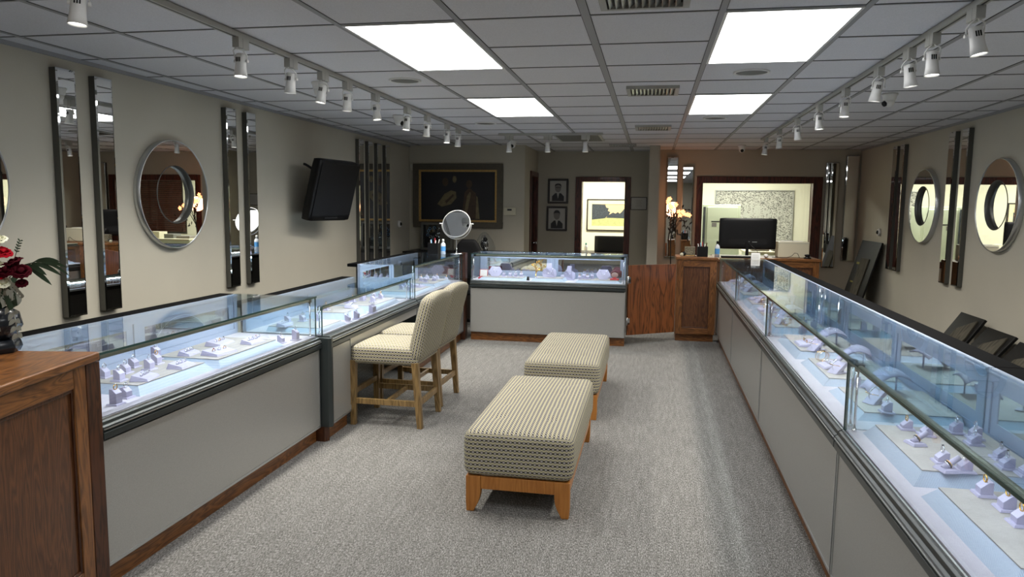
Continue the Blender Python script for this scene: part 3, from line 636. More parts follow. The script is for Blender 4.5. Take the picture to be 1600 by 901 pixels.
stands('D', 0, [(-1.70, 8.42, .74, .045), (-1.63, 8.45, .74, .045), (-1.56, 8.42, .74, .045), (-1.50, 8.47, .74, .045), (-.80, 8.40, .74, .04), (-.755, 8.45, .74, .055), (-.71, 8.40, .74, .045), (-.66, 8.45, .74, .055), (-1.02, 8.55, Z0, .06)])
# right row risers
risers('R0', RRT, [(.87, 8.55, .5, .36, .03), (.86, 7.95, .5, .36, .03), (.85, 7.40, .44, .36, .04)])
risers('R1', RRT, [(.845, 6.75, .52, .36, .04), (.84, 6.1, .52, .36, .035), (.835, 5.5, .52, .36, .042)])
risers('R2', RRT, [(.835, 4.66, .62, .38, .045), (.845, 3.98, .56, .36, .035), (.85, 3.36, .50, .40, .03)])
risers('R3', RRT, [(.825, 2.66, .56, .40, .045), (.82, 2.02, .56, .40, .045), (.82, 1.42, .5, .40, .045)])
stands('R3', RRT, [(.955, 2.87, .754, .034), (1.00, 2.80, .754, .034), (.945, 2.50, .754, .036), (.985, 2.43, .754, .036), (1.12, 2.86, .754, .042), (1.16, 2.80, .754, .042), (1.13, 2.73, .754, .036), (1.15, 2.58, .754, .036), (1.13, 2.49, .754, .036), (1.16, 2.43, .754, .036),
     (.96, 2.23, .754, .042), (.975, 2.13, .754, .042), (.965, 2.03, .754, .040), (1.0, 1.96, .754, .040), (.96, 1.88, .754, .040), (1.12, 2.16, .754, .04), (1.13, 2.05, .754, .04)], [1, 1, 1, 1, 1, 2, 1, 2, 1, 2, 2, 2, 0, 0, 0, 0, 1])
for i, (x, y) in enumerate([(.93, 2.42), (.925, 2.68), (.94, 1.80)]):
    place('finger', mk_finger, x, y, .754, RRT+.25, 'slanted finger stand with dark banded ring, %s one in %s' % (('middle', 'far', 'near')[i], CN['R3']), 'finger ring stands')
AR = [('R2', .99+.06, 4.16, .745, 'grey necklace arch beside the joint'), ]
arches = [('R0', 1.05, 8.45, .739, .16), ('R0', 1.02, 7.75, .739, .2), ('R1', 1.07, 6.85, Z0+.04, .15), ('R1', 1.06, 6.35, Z0+.035, -.1), ('R1', 1.03, 5.75, Z0+.035, .2), ('R2', 1.06, 4.62, .754, .1), ('R2', 1.07, 4.10, .745, -.15), ('R2', 1.07, 3.55, .74, .1)]
for i, (c_, x, y, z, a) in enumerate(sorted(arches, key=lambda q: q[2])):
    place('arch', lambda: mk_arch(.10, .20, .17, .105), x, y, z, RRT+a, 'arched grey necklace form with chain, %s from near end of right row' % ORD[i], 'arched necklace forms')
ramps = [('R0', .96, 8.2, .739), ('R0', .96, 7.5, .75), ('R1', .95, 6.65, .75), ('R1', .95, 6.05, .745), ('R1', .93, 5.42, .752), ('R2', .96, 4.42, .754), ('R2', .95, 3.86, .745), ('R2', .97, 3.30, .74)]
for i, (c_, x, y, z) in enumerate(sorted(ramps, key=lambda q: q[2])):
    place('ramp', mk_ramp, x, y, z, RRT+.6, 'small slanted bracelet ramp, %s from the near end of the right row' % ORD[i], 'bracelet ramps')
for i, (x, y, z) in enumerate([(.93, 4.12, .745), (.95, 5.32, .752), (.96, 6.42, .75), (.98, 8.0, .739)]):
    place('hoops', mk_hoops, x, y, z, RRT+.3, 'cluster of thin bangles, %s from the near end of the right row' % ORD[i], 'bangle clusters')
stands('R2', RRT, [(.965, 3.60, .74, .05), (.97, 3.15, .74, .045), (1.0, 3.72, Z0, .045)])
stands('R1', RRT, [(1.05, 5.25, .752, .06), (1.12, 5.28, .752, .06)])
pads('R2', RRT, [(.93, 4.58, .754, .17, .10, 0), (.93, 3.99, .745, .13, .085, .1)])
pads('R1', RRT, [(.92, 5.86+.3, .745, .17, .10, 0), (.93, 6.85, .75, .13, .085, .1)])
pads('R0', RRT, [(.95, 8.65, .739, .17, .10, 0), (.95, 7.82+.0, .739, .13, .085, .1)])
pads('C', RLF, [(-2.29, 7.05, .739, .13, .085, 0)])
pads('B', RLF, [(-2.30, 5.34, .76, .13, .085, .2), (-2.42, 4.50, .74, .12, .07, 0)])
# curved tall grey bust with chain (second case)
def mk_bust():
    t_ = thing('necklace_bust', '', 'necklace display')
    pts = [(-.075, .0), (.075, 0), (.088, .045), (.072, .09), (.035, .112), (.028, .165), (-.028, .165), (-.035, .112), (-.072, .09), (-.088, .045)]
    b = MB(); vs = []; n = len(pts)
    for k, off in ((0, 0), (1, .010)):
        for (x, z) in pts: vs.append((x, .035*abs(x/.09)**2+z*.25+off, z))
    b.faces(vs, [tuple(range(n)), tuple(range(n, 2*n))[::-1]]+[(i, (i+1) % n, n+(i+1) % n, n+i) for i in range(n)], 'block'); b.build('bust', t_, bevel=.003)
    b = MB(); b.hexa([(-.01, .075, 0), (.01, .075, 0), (.01, .08, 0), (-.01, .08, 0)], [(-.01, .035, .13), (.01, .035, .13), (.01, .04, .13), (-.01, .04, .13)], 'block'); b.build('prop', t_)
    b = MB(); b.tube([(-.03, .028, .14), (-.045, .022, .09), (-.02, .008, .06), (0, .004, .052), (.02, .008, .06), (.045, .022, .09), (.03, .028, .14)], .0013, 'silver', 6); b.ball((0, .002, .046), .004, 'gemw', n=6); b.build('necklace', t_); return t_
place('bust', mk_bust, -1.16, 8.40, .744, 0, 'white necklace bust with a chain in the middle of the back display case', 'necklace busts')
place('bust', mk_bust, -.96, 8.52, Z0, -.5, 'turned necklace bust right of the middle in the back display case', 'necklace busts')
place('bust', mk_bust, 1.17, 5.50, .752, RRT, 'upright necklace bust at the back of the second farthest right display case', 'necklace busts')
place('bust', mk_bust, 1.15, 6.55, .75, RRT+.2, 'upright necklace bust behind the bangles in the second farthest right display case', 'necklace busts')
def mk_hexplate():
    t_ = thing('hexagonal_pad', '', 'necklace display')
    b = MB(); pts = [(-.045, 0), (.045, 0), (.085, .055), (.05, .115), (-.05, .115), (-.085, .055)]; n = 6; vs = [(x, z*.35, z) for x, z in pts]+[(x, z*.35+.012, z) for x, z in pts]
    b.faces(vs, [tuple(range(n)), tuple(range(n, 2*n))[::-1]]+[(i, (i+1) % n, n+(i+1) % n, n+i) for i in range(n)], 'block'); b.build('pad', t_, bevel=.003)
    b = MB(); b.tube([(-.035, .033, .105), (-.02, .017, .065), (0, .010, .048), (.02, .017, .065), (.035, .033, .105)], .0012, 'silver', 6); b.build('necklace', t_); return t_
place('hexplate', mk_hexplate, -1.80, 8.38, .739, 0, 'hexagonal white pad with a fine chain at the left of the back display case', 'hexagonal pads')
place('hexplate', mk_hexplate, -.53, 8.38, .739, 0, 'hexagonal white pad with a fine chain at the right of the back display case', 'hexagonal pads')
def ringbox(x, y, z, rz, label, lid, rounded=False):
    t_ = thing('ring_box', label, 'ring box', (x, y, z), rz, 'open ring boxes')
    b = MB(); b.box(-.05, .05, -.04, .04, 0, .016, 'red'); b.build('base', t_, bevel=.004)
    b = MB()
    if rounded:
        b.cyl((0, .034, .058), (0, .046, .066), .05, .05, 'maroon', 24)
        b.cyl((0, .030, .052), (0, .0335, .0545), .04, .04, 'white', 24)
    else:
        b.hexa([(-.05, .034, .016), (.05, .034, .016), (.05, .044, .016), (-.05, .044, .016)], [(-.05, .052, .105), (.05, .052, .105), (.05, .062, .105), (-.05, .062, .105)], 'red')
        b.hexa([(-.043, .031, .02), (.043, .031, .02), (.043, .034, .02), (-.043, .034, .02)], [(-.043, .047, .1), (.043, .047, .1), (.043, .051, .1), (-.043, .051, .1)], 'white')
    b.build('lid', t_, bevel=.002)
    b = MB(); b.box(-.02, .02, -.012, .012, .016, .03, 'red'); b.build('cushion', t_, bevel=.004)
ringbox(-1.955, 8.42, Z0, 0, 'open red ring box with white lined lid at the left of the back case', 'red')
ringbox(-.40, 8.40, .739, 0, 'open round lidded red ring box at the right of the back case', 'red', True)
b = MB(); b.hexa([(-.045, 0, 0), (.045, 0, 0), (.045, .012, 0), (-.045, .012, 0)], [(-.04, .03, .12), (.05, .03, .12), (.05, .04, .12), (-.04, .04, .12)], 'maroon'); tag(b.build('maroon_card', loc=(-1.86, 8.545, Z0), bevel=.002), 'maroon backed card standing behind the left red ring box', 'display card')
b = MB(); b.cyl((0, .02, .03), (0, .045, .085), .05, .05, 'maroon', 24); tag(b.build('maroon_disc', loc=(-.375, 8.53, .735)), 'round maroon disc standing behind the round ring box', 'display card')
# gold jewellery tree in the back case
t_ = thing('jewellery_tree', 'small golden branching jewellery tree left of the bust in the back case', 'jewellery tree', (-1.33, 8.50, Z0))
b = MB(); b.lathe([(0, 0), (.03, 0), (.03, .008), (.006, .014), (.004, .1)], 'gold'); b.build('stem', t_)
b = MB()
for k in range(9):
    a = k*.7; z = .09+.012*k; p = (math.cos(a)*.05, math.sin(a)*.02, z+.03); b.tube([(0, 0, z-.02), (p[0]*.5, p[1]*.5, z+.02), p], .003, 'gold', 6); b.ball(p, .009, 'gold', n=6)
b.build('branches', t_)
for i, x in enumerate((-1.40, -1.30)):
    b = MB(); b.cyl((0, 0, 0), (0, 0, .045), .018, .012, 'block' if i else 'black', 12); b.build('cone') if False else tag(b.build('ring_cone', loc=(x, 8.36, Z0)), ('white ring cone' if i else 'black ring cone')+' in front of the golden jewellery tree', 'ring stand')

# ------------------------------------------------------------------ mirrors on the walls
def strip_mirror(x, y, z0, z1, w_, side, label, group, rz=None, thick=.05):
    """side: +1 face towards +X (left wall), -1 face towards -X, 0 face towards -Y"""
    rot = {1: PI/2, -1: -PI/2, 0: 0}[side]
    t_ = thing('strip_mirror', label, 'wall mirror', (x, y, z0), rot, group); h = z1-z0
    box('backing_box', t_, -w_/2, w_/2, -thick+.006, -.001, 0, h, 'mframe', .002)
    b = MB(); e = .012; a = w_/2
    b.hexa([(-a, -thick+.004, 0), (a, -thick+.004, 0), (a, -thick+.006, 0), (-a, -thick+.006, 0)], [(-a, -thick+.004, h), (a, -thick+.004, h), (a, -thick+.006, h), (-a, -thick+.006, h)], 'mframe')
    o_ = [(-a, -thick+.004, 0), (a, -thick+.004, 0), (a, -thick+.004, h), (-a, -thick+.004, h)]; i_ = [(-a+e, -thick, e), (a-e, -thick, e), (a-e, -thick, h-e), (-a+e, -thick, h-e)]
    b.faces(o_+i_, [(0, 1, 5, 4), (1, 2, 6, 5), (2, 3, 7, 6), (3, 0, 4, 7)], 'bevel'); b.faces(i_, [(0, 1, 2, 3)], 'mirror'); b.build('mirror_glass', t_)
for i, (y, l_) in enumerate([(3.91, 'tall strip mirror nearest the camera on the left wall'), (4.22, 'tall strip mirror just left of the round mirror on the left wall'),
        (5.675, 'tall strip mirror just right of the round mirror on the left wall'), (5.99, 'tall strip mirror between the round mirror pair and the television'),
        (8.475, 'leftmost of four narrow strip mirrors right of the television'), (8.775, 'second of four narrow strip mirrors right of the television'),
        (9.075, 'third of four narrow strip mirrors right of the television'), (9.375, 'rightmost of four narrow strip mirrors right of the television')]):
    strip_mirror(XL, y, .85, 2.35, .15, 1, l_, 'strip mirrors on the left wall')
for y, l_ in [(9.755, 'leftmost strip mirror of the far pair on the right wall'), (9.495, 'right strip mirror of the far pair on the right wall'),
        (8.02, 'left strip mirror of the pair between the two round mirrors on the right wall'), (7.705, 'right strip mirror of the pair between the two round mirrors on the right wall')]:
    strip_mirror(XR, y, .845, 2.345, .15, -1, l_, 'strip mirrors on the right wall')
strip_mirror(.28, YW, .83, 2.33, .16, 0, 'taller strip mirror behind the glowing flower lamp', 'strip mirrors on the back wall')
strip_mirror(.51, YW, .69, 2.19, .16, 0, 'lower strip mirror next to the dark window frame, behind the flower lamp', 'strip mirrors on the back wall')
strip_mirror(2.55, YW, .73, 2.25, .17, 0, 'lower strip mirror just right of the office window', 'strip mirrors on the back wall')
strip_mirror(2.82, YW, .83, 2.35, .17, 0, 'taller strip mirror in the back right corner', 'strip mirrors on the back wall')
def round_mirror(x, y, z, side, label, group):
    rot = {1: PI/2, -1: -PI/2}[side]
    t_ = thing('round_mirror', label, 'wall mirror', (x, y, z), rot, group); R_ = .40; q = Matrix.Rotation(PI/2, 3, 'X')
    b = MB(); n = 64; vs = []
    for r, yy in ((R_, -.001), (R_, -.05), (R_-.006, -.052), (R_-.006, -.046)):
        for i in range(n): a = 2*PI*i/n; vs.append((r*math.cos(a), yy, r*math.sin(a)))
    b.faces(vs, [(j*n+i, j*n+(i+1) % n, (j+1)*n+(i+1) % n, (j+1)*n+i) for j in range(3) for i in range(n)], 'alu', True); b.build('rim', t_)
    q0, q1 = R_-.006, .212; cs_ = [(math.cos(2*PI*i/n), math.sin(2*PI*i/n)) for i in range(n)]
    b = MB(); b.faces([(q0*c_, -.047, q0*s_) for c_, s_ in cs_]+[(q1*c_, -.047, q1*s_) for c_, s_ in cs_], [(i, (i+1) % n, n+(i+1) % n, n+i) for i in range(n)], 'mirror'); b.build('mirror_glass', t_)
    b = MB(); rr_ = [(q1+.003, -.0472), (q1+.003, -.050), (q1-.002, -.050), (q1-.002, -.034), (q1-.006, -.032), (q1-.006, -.012)]
    b.faces([(r*c_, yy, r*s_) for r, yy in rr_ for c_, s_ in cs_], [(j*n+i, j*n+(i+1) % n, (j+1)*n+(i+1) % n, (j+1)*n+i) for j in range(5) for i in range(n)], 'mframe', True); b.build('inner_rim', t_)
    b = MB(); b.faces([((q1-.006)*c_, -.0125, (q1-.006)*s_) for c_, s_ in cs_], [tuple(range(n))], 'mirror'); b.build('inner_mirror', t_)
round_mirror(XL, 4.91, 1.62, 1, 'round silver rimmed mirror on the left wall between the strip mirrors', 'round wall mirrors')
round_mirror(XL, 3.07, 1.64, 1, 'round mirror on the left wall cut off by the left picture edge', 'round wall mirrors')
round_mirror(XR, 8.72, 1.62, -1, 'farther of the two round mirrors on the right wall', 'round wall mirrors')
round_mirror(XR, 6.96, 1.62, -1, 'nearer round mirror on the right wall, cut off by the picture edge', 'round wall mirrors')

# ------------------------------------------------------------------ television
t_ = thing('television', 'black flat television tilted down on a bracket on the left wall', 'television', (-3.22, 7.07, 1.70))
t_.rotation_euler = (0, math.radians(15), math.radians(-8))
b = MB(); b.rbox(-.075, .03, -.38, .38, -.315, .315, .03, 'black', cuts=6); b.build('casing', t_)
b = MB(); b.box(0.0305, .033, -.35, .35, -.25, .285, 'screen'); b.build('screen', t_)
b = MB(); b.box(.030, .034, -.12, .12, -.285, -.268, 'blackm'); b.build('control_strip', t_)
b = MB(); b.box(-.12, -.07, -.17, .17, -.14, .14, 'blackm'); b.box(-.225, -.12, -.04, .04, -.05, .05, 'blackm'); b.box(-.228, -.20, -.10, .10, -.16, .16, 'blackm'); b.tube([(-.07, -.36, .2), (-.14, -.37, .22), (-.16, -.37, .22)], .012, 'blackm'); b.build('wall_bracket', t_)

# ------------------------------------------------------------------ stools
ROWZ = {0: lambda p: (p.z, p.y), 1: lambda p: (p.z, p.x), 2: lambda p: (p.x, p.y)}
def make_stool(label):
    t_ = thing('counter_stool', label, 'stool', (0, 0, 0), 0, 'upholstered counter stools')
    # local: -x towards the counter, centre of seat at origin
    b = MB(); b.rbox(-.262, .245, -.25, .25, .445, .575, .035, 'fabric', cuts=12, dome=.02, rows={0: lambda p: (p.y, p.z), 1: lambda p: (p.x, p.z), 2: lambda p: (p.x, p.y)}); b.build('seat', t_)
    def wp(p):
        k = (p.z-.49)/.45; return Vector((p.x+.10*max(k, -.1)**1.2 if k > 0 else p.x, p.y*(1-.03*max(k, 0)), p.z-.02*(p.y/.25)**2*max(k, 0)))
    b = MB(); b.rbox(.155, .265, -.253, .253, .47, .955, .05, 'fabric', cuts=14, rows=ROWZ, warp=wp); b.build('backrest', t_)
    for x0, s_, dx in ((-.245, -1, 0), (-.245, 1, 0), (.215, -1, .035), (.215, 1, .035)):
        y = s_*.225; b = MB(); a = .024; c = .019
        b.hexa([(x0+dx-c, y-c, 0), (x0+dx+c, y-c, 0), (x0+dx+c, y+c, 0), (x0+dx-c, y+c, 0)], [(x0-a, y-a, .47), (x0+a, y-a, .47), (x0+a, y+a, .47), (x0-a, y+a, .47)], 'ash'); b.build('leg', t_, bevel=.003)
    for y in (-.225, .225): box('stretcher', t_, -.223, .222, y-.011, y+.011, .155, .195, 'ash', .002)
    box('stretcher', t_, -.252, -.232, -.21, .21, .22, .26, 'ash', .002); box('stretcher', t_, .225, .247, -.206, .206, .155, .195, 'ash', .002)
    box('stretcher', t_, -.01, .012, -.214, .214, .16, .19, 'ash', .002)
    return t_
st = make_stool('nearer patterned counter stool with splayed wooden legs')
st.location = (-1.805, 5.005, 0); dup(st, loc=(-1.825, 5.59, 0), rotz=-.02, label='farther patterned counter stool, partly hidden behind the nearer one')

# ------------------------------------------------------------------ benches
def make_bench(label):
    t_ = thing('upholstered_bench', label, 'bench', (0, 0, 0), 0, 'patterned benches'); L = 1.30; W = .56
    def tuft(p):
        z = p.z
        if z > .40:
            for tx in (-.14, .14):
                for ty in (-.40, -.13, .13, .40):
                    d = math.hypot(p.x-tx, p.y-ty); z -= .010*math.exp(-(d/.035)**2)
        return Vector((p.x*(1+.012*math.sin(PI*(p.z-.19)/.24)), p.y, z))
    b = MB(); b.rbox(-W/2, W/2, -L/2, L/2, .188, .425, .042, 'fabric', cuts=30, dome=.028, rows={0: lambda p: (p.y, p.z), 1: lambda p: (p.x, p.z), 2: lambda p: (p.y, p.x)}, warp=tuft); b.build('cushion', t_)
    for sx in (-1, 1):
        for sy in (-1, 1):
            pr_ = [(0, .188), (.078, .188), (.078, .105), (.074, .075), (.064, .045), (.050, .02), (.042, 0), (.004, 0), (0, .05)]
            b = MB(); poly = [(sx*(.268-q[0]), q[1]) for q in pr_]; y0 = sy*(L/2-.012); b.prism(poly, y0-sy*.04, y0, 'y', 'maple'); b.build('leg', t_, bevel=.003)
    for s_ in (-1, 1):
        box('apron', t_, -.19, .19, s_*(L/2-.028)-.011, s_*(L/2-.028)+.011, .12, .187, 'maple', .002)
        box('apron', t_, s_*.252-.011, s_*.252+.011, -L/2+.054, L/2-.054, .12, .187, 'maple', .002)
    return t_
be = make_bench('nearest patterned bench with honey wood legs in the middle of the floor')
be.location = (-.628, 4.14, 0); dup(be, loc=(-.622, 5.90, 0), label='farther patterned bench standing behind the nearest one')

# ------------------------------------------------------------------ oak furniture
t_ = thing('oak_cabinet', 'oak cabinet with a raised panel at the left foreground', 'cabinet', (-2.078, 2.345, 0), 0)
# local x runs towards the camera (to the left of picture) , y inwards (away from the room)
t_.rotation_euler = (0, 0, math.atan2(-.485, .092)); 
def cab(t_, W, D, Ht, sgn, mats=('oak', 'oak_panel'), oh=.012):
    """local x 0..W along the face, y = sgn*depth"""
    y = lambda a: sgn*a
    def bb(b, x0, x1, a0, a1, z0, z1, m_): b.box(x0, x1, min(y(a0), y(a1)), max(y(a0), y(a1)), z0, z1, m_)
    b = MB(); bb(b, 0, W, .02, D, .09, Ht-.035, mats[0]); b.build('body', t_)
    b = MB(); bb(b, .01, W-.01, .05, D, 0, .09, 'oak_x'); b.build('toe_kick', t_)
    b = MB(); bb(b, -oh, W+.012, -.015, D, Ht-.035, Ht, 'oak_x'); b.build('top', t_, bevel=.008, seg=3)
    b = MB(); s_ = .075
    bb(b, 0, s_, 0, .02, .09, Ht-.036, mats[0]); bb(b, W-s_, W, 0, .02, .09, Ht-.036, mats[0]); bb(b, s_, W-s_, 0, .02, Ht-.036-s_, Ht-.036, 'oak_x'); bb(b, s_, W-s_, 0, .02, .09, .09+s_, 'oak_x'); b.build('face_frame', t_, bevel=.004)
    b = MB(); bb(b, s_, W-s_, .012, .0199, .09+s_, Ht-.036-s_, mats[1]); b.build('panel', t_)
    b = MB(); m2 = .012
    for x0, x1, z0, z1 in ((s_, s_+m2, .09+s_, Ht-.036-s_), (W-s_-m2, W-s_, .09+s_, Ht-.036-s_), (s_+m2, W-s_-m2, .09+s_, .09+s_+m2), (s_+m2, W-s_-m2, Ht-.036-s_-m2, Ht-.036-s_)): bb(b, x0, x1, .004, .012, z0, z1, 'oak_dark')
    b.build('panel_moulding', t_, bevel=.003)
cab(t_, 1.0, .60, .985, -1, oh=.075)
t_ = thing('oak_cabinet', 'narrow tall oak cabinet at the back between the gate and the right row', 'cabinet', (.305, 8.74, 0))
cab(t_, .455, .44, 1.0, 1)
# swing gate
t_ = thing('swing_gate', 'low swinging oak gate between the back case and the tall oak cabinet', 'gate', (-.245, 8.30, 0), math.atan2(.38, .54))
box('gate_panel', t_, 0, .655, -.01, .012, .12, .92, 'gate', .003)
for z in (.75, .28):
    b = MB(); b.cyl((-.006, -.014, z-.045), (-.006, -.014, z+.045), .007, .007, 'chrome', 10); b.box(-.008, .03, -.0125, -.0102, z-.035, z+.035, 'chrome'); b.build('hinge', t_)
# rear desk
t_ = thing('oak_desk', 'oak desk counter under the office window, behind the right row', 'desk', (1.36, 9.66, 0))
cab(t_, .72, .62, .95, 1)
t2 = thing('oak_side_counter', 'low oak counter top joining the tall cabinet to the desk', 'counter', (.80, 9.24, 0))
b = MB(); b.box(0, .55, 0, 1.0, .915, .95, 'oak_x'); b.build('counter_top', t2, bevel=.006); box('counter_body', t2, .03, .52, .05, .95, 0, .915, 'oak')

# ------------------------------------------------------------------ things on the counters
def bottle(x, y, z, h, r, label, cap='white', band='label_b'):
    t_ = thing('bottle', label, 'bottle', (x, y, z))
    b = MB(); b.lathe([(0, 0), (r, 0), (r, h*.6), (r*.85, h*.7), (r*.4, h*.78), (r*.4, h*.82), (0, h*.82)], 'bottle_w'); b.build('body', t_)
    b = MB(); b.lathe([(r*1.01, h*.2), (r*1.02, h*.21), (r*1.02, h*.52), (r*1.01, h*.53)], band); b.build('label', t_)
    b = MB(); b.cyl((0, 0, h*.82), (0, 0, h), r*.5, r*.42, cap, 12); b.build('cap', t_)
bottle(-2.33, 8.02, 1.015, .17, .028, 'white and blue bottle standing on the far left display case')
bottle(.765, 8.86, 1.0, .19, .028, 'white pump bottle on the right end of the tall oak cabinet', 'black')
bottle(-1.10, 12.55, .80, .16, .03, 'small bottle with a teal cap on the desk through the doorway', 'teal', 'paper')
# vanity mirror
t_ = thing('vanity_mirror', 'round white tilting vanity mirror on a stand on the far left case', 'mirror', (-2.19, 8.08, 1.015), 0)
b = MB(); b.lathe([(0, 0), (.075, 0), (.075, .006), (.02, .014), (.007, .02), (.007, .16), (0, .16)], 'chrome'); b.build('stand', t_)
b = MB(); b.torus((0, 0, .345), .185*.94, .005, 'white', Matrix.Rotation(PI/2, 3, 'X'), 30, 6, arc=(PI, 2*PI)); b.cyl((-.20, 0, .345), (-.165, 0, .345), .007, .007, 'white', 10); b.cyl((.165, 0, .345), (.20, 0, .345), .007, .007, 'white', 10); b.build('yoke', t_)
b = MB(); n = 48; R_ = .158; vs = []
for r, yy in ((R_, .008), (R_+.008, .004), (R_+.008, -.004), (R_, -.008)):
    vs += [(r*math.cos(2*PI*i/n), yy, r*math.sin(2*PI*i/n)) for i in range(n)]
b.faces(vs, [(j*n+i, j*n+(i+1) % n, (j+1)*n+(i+1) % n, (j+1)*n+i) for j in range(3) for i in range(n)], 'white', True)
b.faces([(R_*math.cos(2*PI*i/n), -.006, R_*math.sin(2*PI*i/n)) for i in range(n)], [tuple(range(n))], 'mirror'); b.faces([(R_*math.cos(2*PI*i/n), .006, R_*math.sin(2*PI*i/n)) for i in range(n)], [tuple(range(n))[::-1]], 'white')
hd = b.build('mirror_head', t_, loc=(0, 0, .345)); hd.rotation_euler = (math.radians(-22), 0, 0)
def penholder(x, y, z, label, s=1.0, cols=('paper', 'label_b', 'red', 'paper', 'petal_dark')):
    t_ = thing('pen_holder', label, 'pen holder', (x, y, z))
    b = MB(); q = .06*s; h = .12*s; 
    b.box(-q, q, -q, q, 0, .004, 'black'); b.box(-q, q, -q, -q+.004, .004, h, 'black'); b.box(-q, q, q-.004, q, .004, h, 'black'); b.box(-q, -q+.004, -q+.004, q-.004, .004, h, 'black'); b.box(q-.004, q, -q+.004, q-.004, .004, h, 'black'); b.box(-.002, .002, -q+.004, q-.004, .004, h, 'black'); b.build('cup', t_)
    for k, c in enumerate(cols):
        a = -.04*s+.02*s*k; b = MB(); b.cyl((a*.6, .02*(-1)**k, .006), (a*1.3, .03*(-1)**k, h+.03+.012*(k % 3)), .0045, .0045, c, 8); b.build('pen', t_)
penholder(.60, 8.92, 1.0, 'black pen holder on the tall oak cabinet', 1.0)
penholder(-2.46, 8.10, 1.015, 'black caddy of pens and tags behind the bottle on the far left case', 1.0, ('paper', 'label_b', 'red', 'paper', 'paper'))
t_ = thing('patterned_tin', 'small patterned tin box on brass feet on the tall oak cabinet', 'box', (.455, 8.90, 1.0))
box('tin', t_, -.06, .06, -.03, .03, .012, .115, 'tin', .003); b = MB(); b.tube([(-.065, -.04, .003), (-.05, -.035, .012), (.05, -.035, .012), (.065, -.04, .003)], .003, 'gold', 6); b.tube([(-.065, .04, .003), (-.05, .035, .012), (.05, .035, .012), (.065, .04, .003)], .003, 'gold', 6); b.build('feet', t_)
t_ = thing('desk_ornament', 'small dark ornament with a white ball at the left end of the tall cabinet', 'ornament', (.36, 8.86, 1.0))
b = MB(); b.ball((0, 0, .022), .022, 'petal_w', n=10); b.build('ball', t_); b = MB(); b.ball((.03, .03, .03), .03, 'black', (1, 1, .9), 10); b.tube([(.03, .03, .05), (.045, .03, .07), (.06, .03, .05)], .006, 'silver', 6); b.build('figure', t_)
# monitor seen from behind
t_ = thing('computer_monitor', 'black computer monitor seen from behind on the oak desk', 'monitor', (1.22, 9.85, .95), 0)
b = MB(); b.rbox(-.355, .355, -.018, .022, .10, .50, .014, 'black', cuts=8); b.build('housing', t_)
b = MB(); b.box(-.24, .24, -.0205, -.017, .16, .235, 'blackm'); b.box(.06, .12, -.0225, -.020, .19, .20, 'alu'); b.box(.01, .03, -.0225, -.020, .195, .203, 'alu'); b.build('port_recess', t_)
b = MB(); b.box(-.02, .02, -.03, -.018, .02, .2, 'black'); b.build('neck', t_); b = MB(); b.box(-.12, .12, -.10, .08, 0, .012, 'black'); b.build('foot', t_, bevel=.004)
b = MB(); b.tube([(.0, -.03, .19), (.07, -.06, .13), (.12, -.08, .08), (.14, -.1, .015)], .0035, 'cable', 6); b.build('cable', t_)
t_ = thing('beige_printer', 'beige boxy machine right of the monitor on the oak desk', 'printer', (1.80, 9.98, .95)); box('housing', t_, -.19, .19, -.12, .14, 0, .205, 'beige', .01)
b = MB(); b.box(-.15, .12, -.06, .08, .205, .212, 'paper'); b.build('papers', t_); b = MB(); b.box(-.192, .192, -.1215, -.12, .185, .19, 'greyfix'); b.build('seam', t_)
b = MB(); b.tube([(0, 0, .005), (-.03, -.03, .06), (-.07, -.05, .07), (-.10, -.03, .03), (-.16, -.02, .005), (-.25, 0, .005), (-.33, .03, .005)], .0035, 'cable', 6); tag(b.build('desk_cable', loc=(1.86, 9.78, .951)), 'black cable looping in front of the beige machine', 'cable')
b = MB(); b.lathe([(0, 0), (.045, 0), (.045, .012), (.03, .018), (.025, .03), (.035, .034), (.035, .05), (0, .055)], 'black'); tag(b.build('desk_gadget', loc=(1.95, 9.76, .951)), 'small black round gadget at the right end of the desk', 'gadget')
b = MB(); b.ball((0, 0, .0), .03, 'white', (1.0, 1.8, .8), 12); b2 = b.build('computer_mouse', loc=(1.45, 9.76, .974)); tag(b2, 'white computer mouse on the desk right of the price card', 'mouse')
b = MB(); b.box(-.2, .2, -.07, .07, 0, .02, 'blackm'); tag(b.build('keyboard', loc=(1.08, 9.60, .951), bevel=.003), 'low black keyboard in front of the monitor', 'keyboard')
# price card on the glass
t_ = thing('counter_card', 'small white tent card on the glass at the far right case', 'card', (1.20, 8.86, .986))
b = MB(); b.hexa([(-.05, -.02, 0), (.05, -.02, 0), (.05, -.018, 0), (-.05, -.018, 0)], [(-.05, .0, .075), (.05, 0, .075), (.05, .002, .075), (-.05, .002, .075)], 'paper'); b.hexa([(-.05, .022, 0), (.05, .022, 0), (.05, .024, 0), (-.05, .024, 0)], [(-.05, .001, .075), (.05, .001, .075), (.05, .003, .075), (-.05, .003, .075)], 'paper'); b.build('card', t_)
b = MB()
for k in range(4): b.hexa([(-.035, -.0175+k*.0035-.001, .012+.013*k), (.035, -.0175+k*.0035-.001, .012+.013*k), (.035, -.0170+k*.0035, .012+.013*k), (-.035, -.0170+k*.0035, .012+.013*k)], [(-.035, -.0171+k*.0035-.001, .0135+.013*k), (.035, -.0171+k*.0035-.001, .0135+.013*k), (.035, -.0166+k*.0035, .0135+.013*k), (-.035, -.0166+k*.0035, .0135+.013*k)], 'skin')
b.build('print_lines', t_)

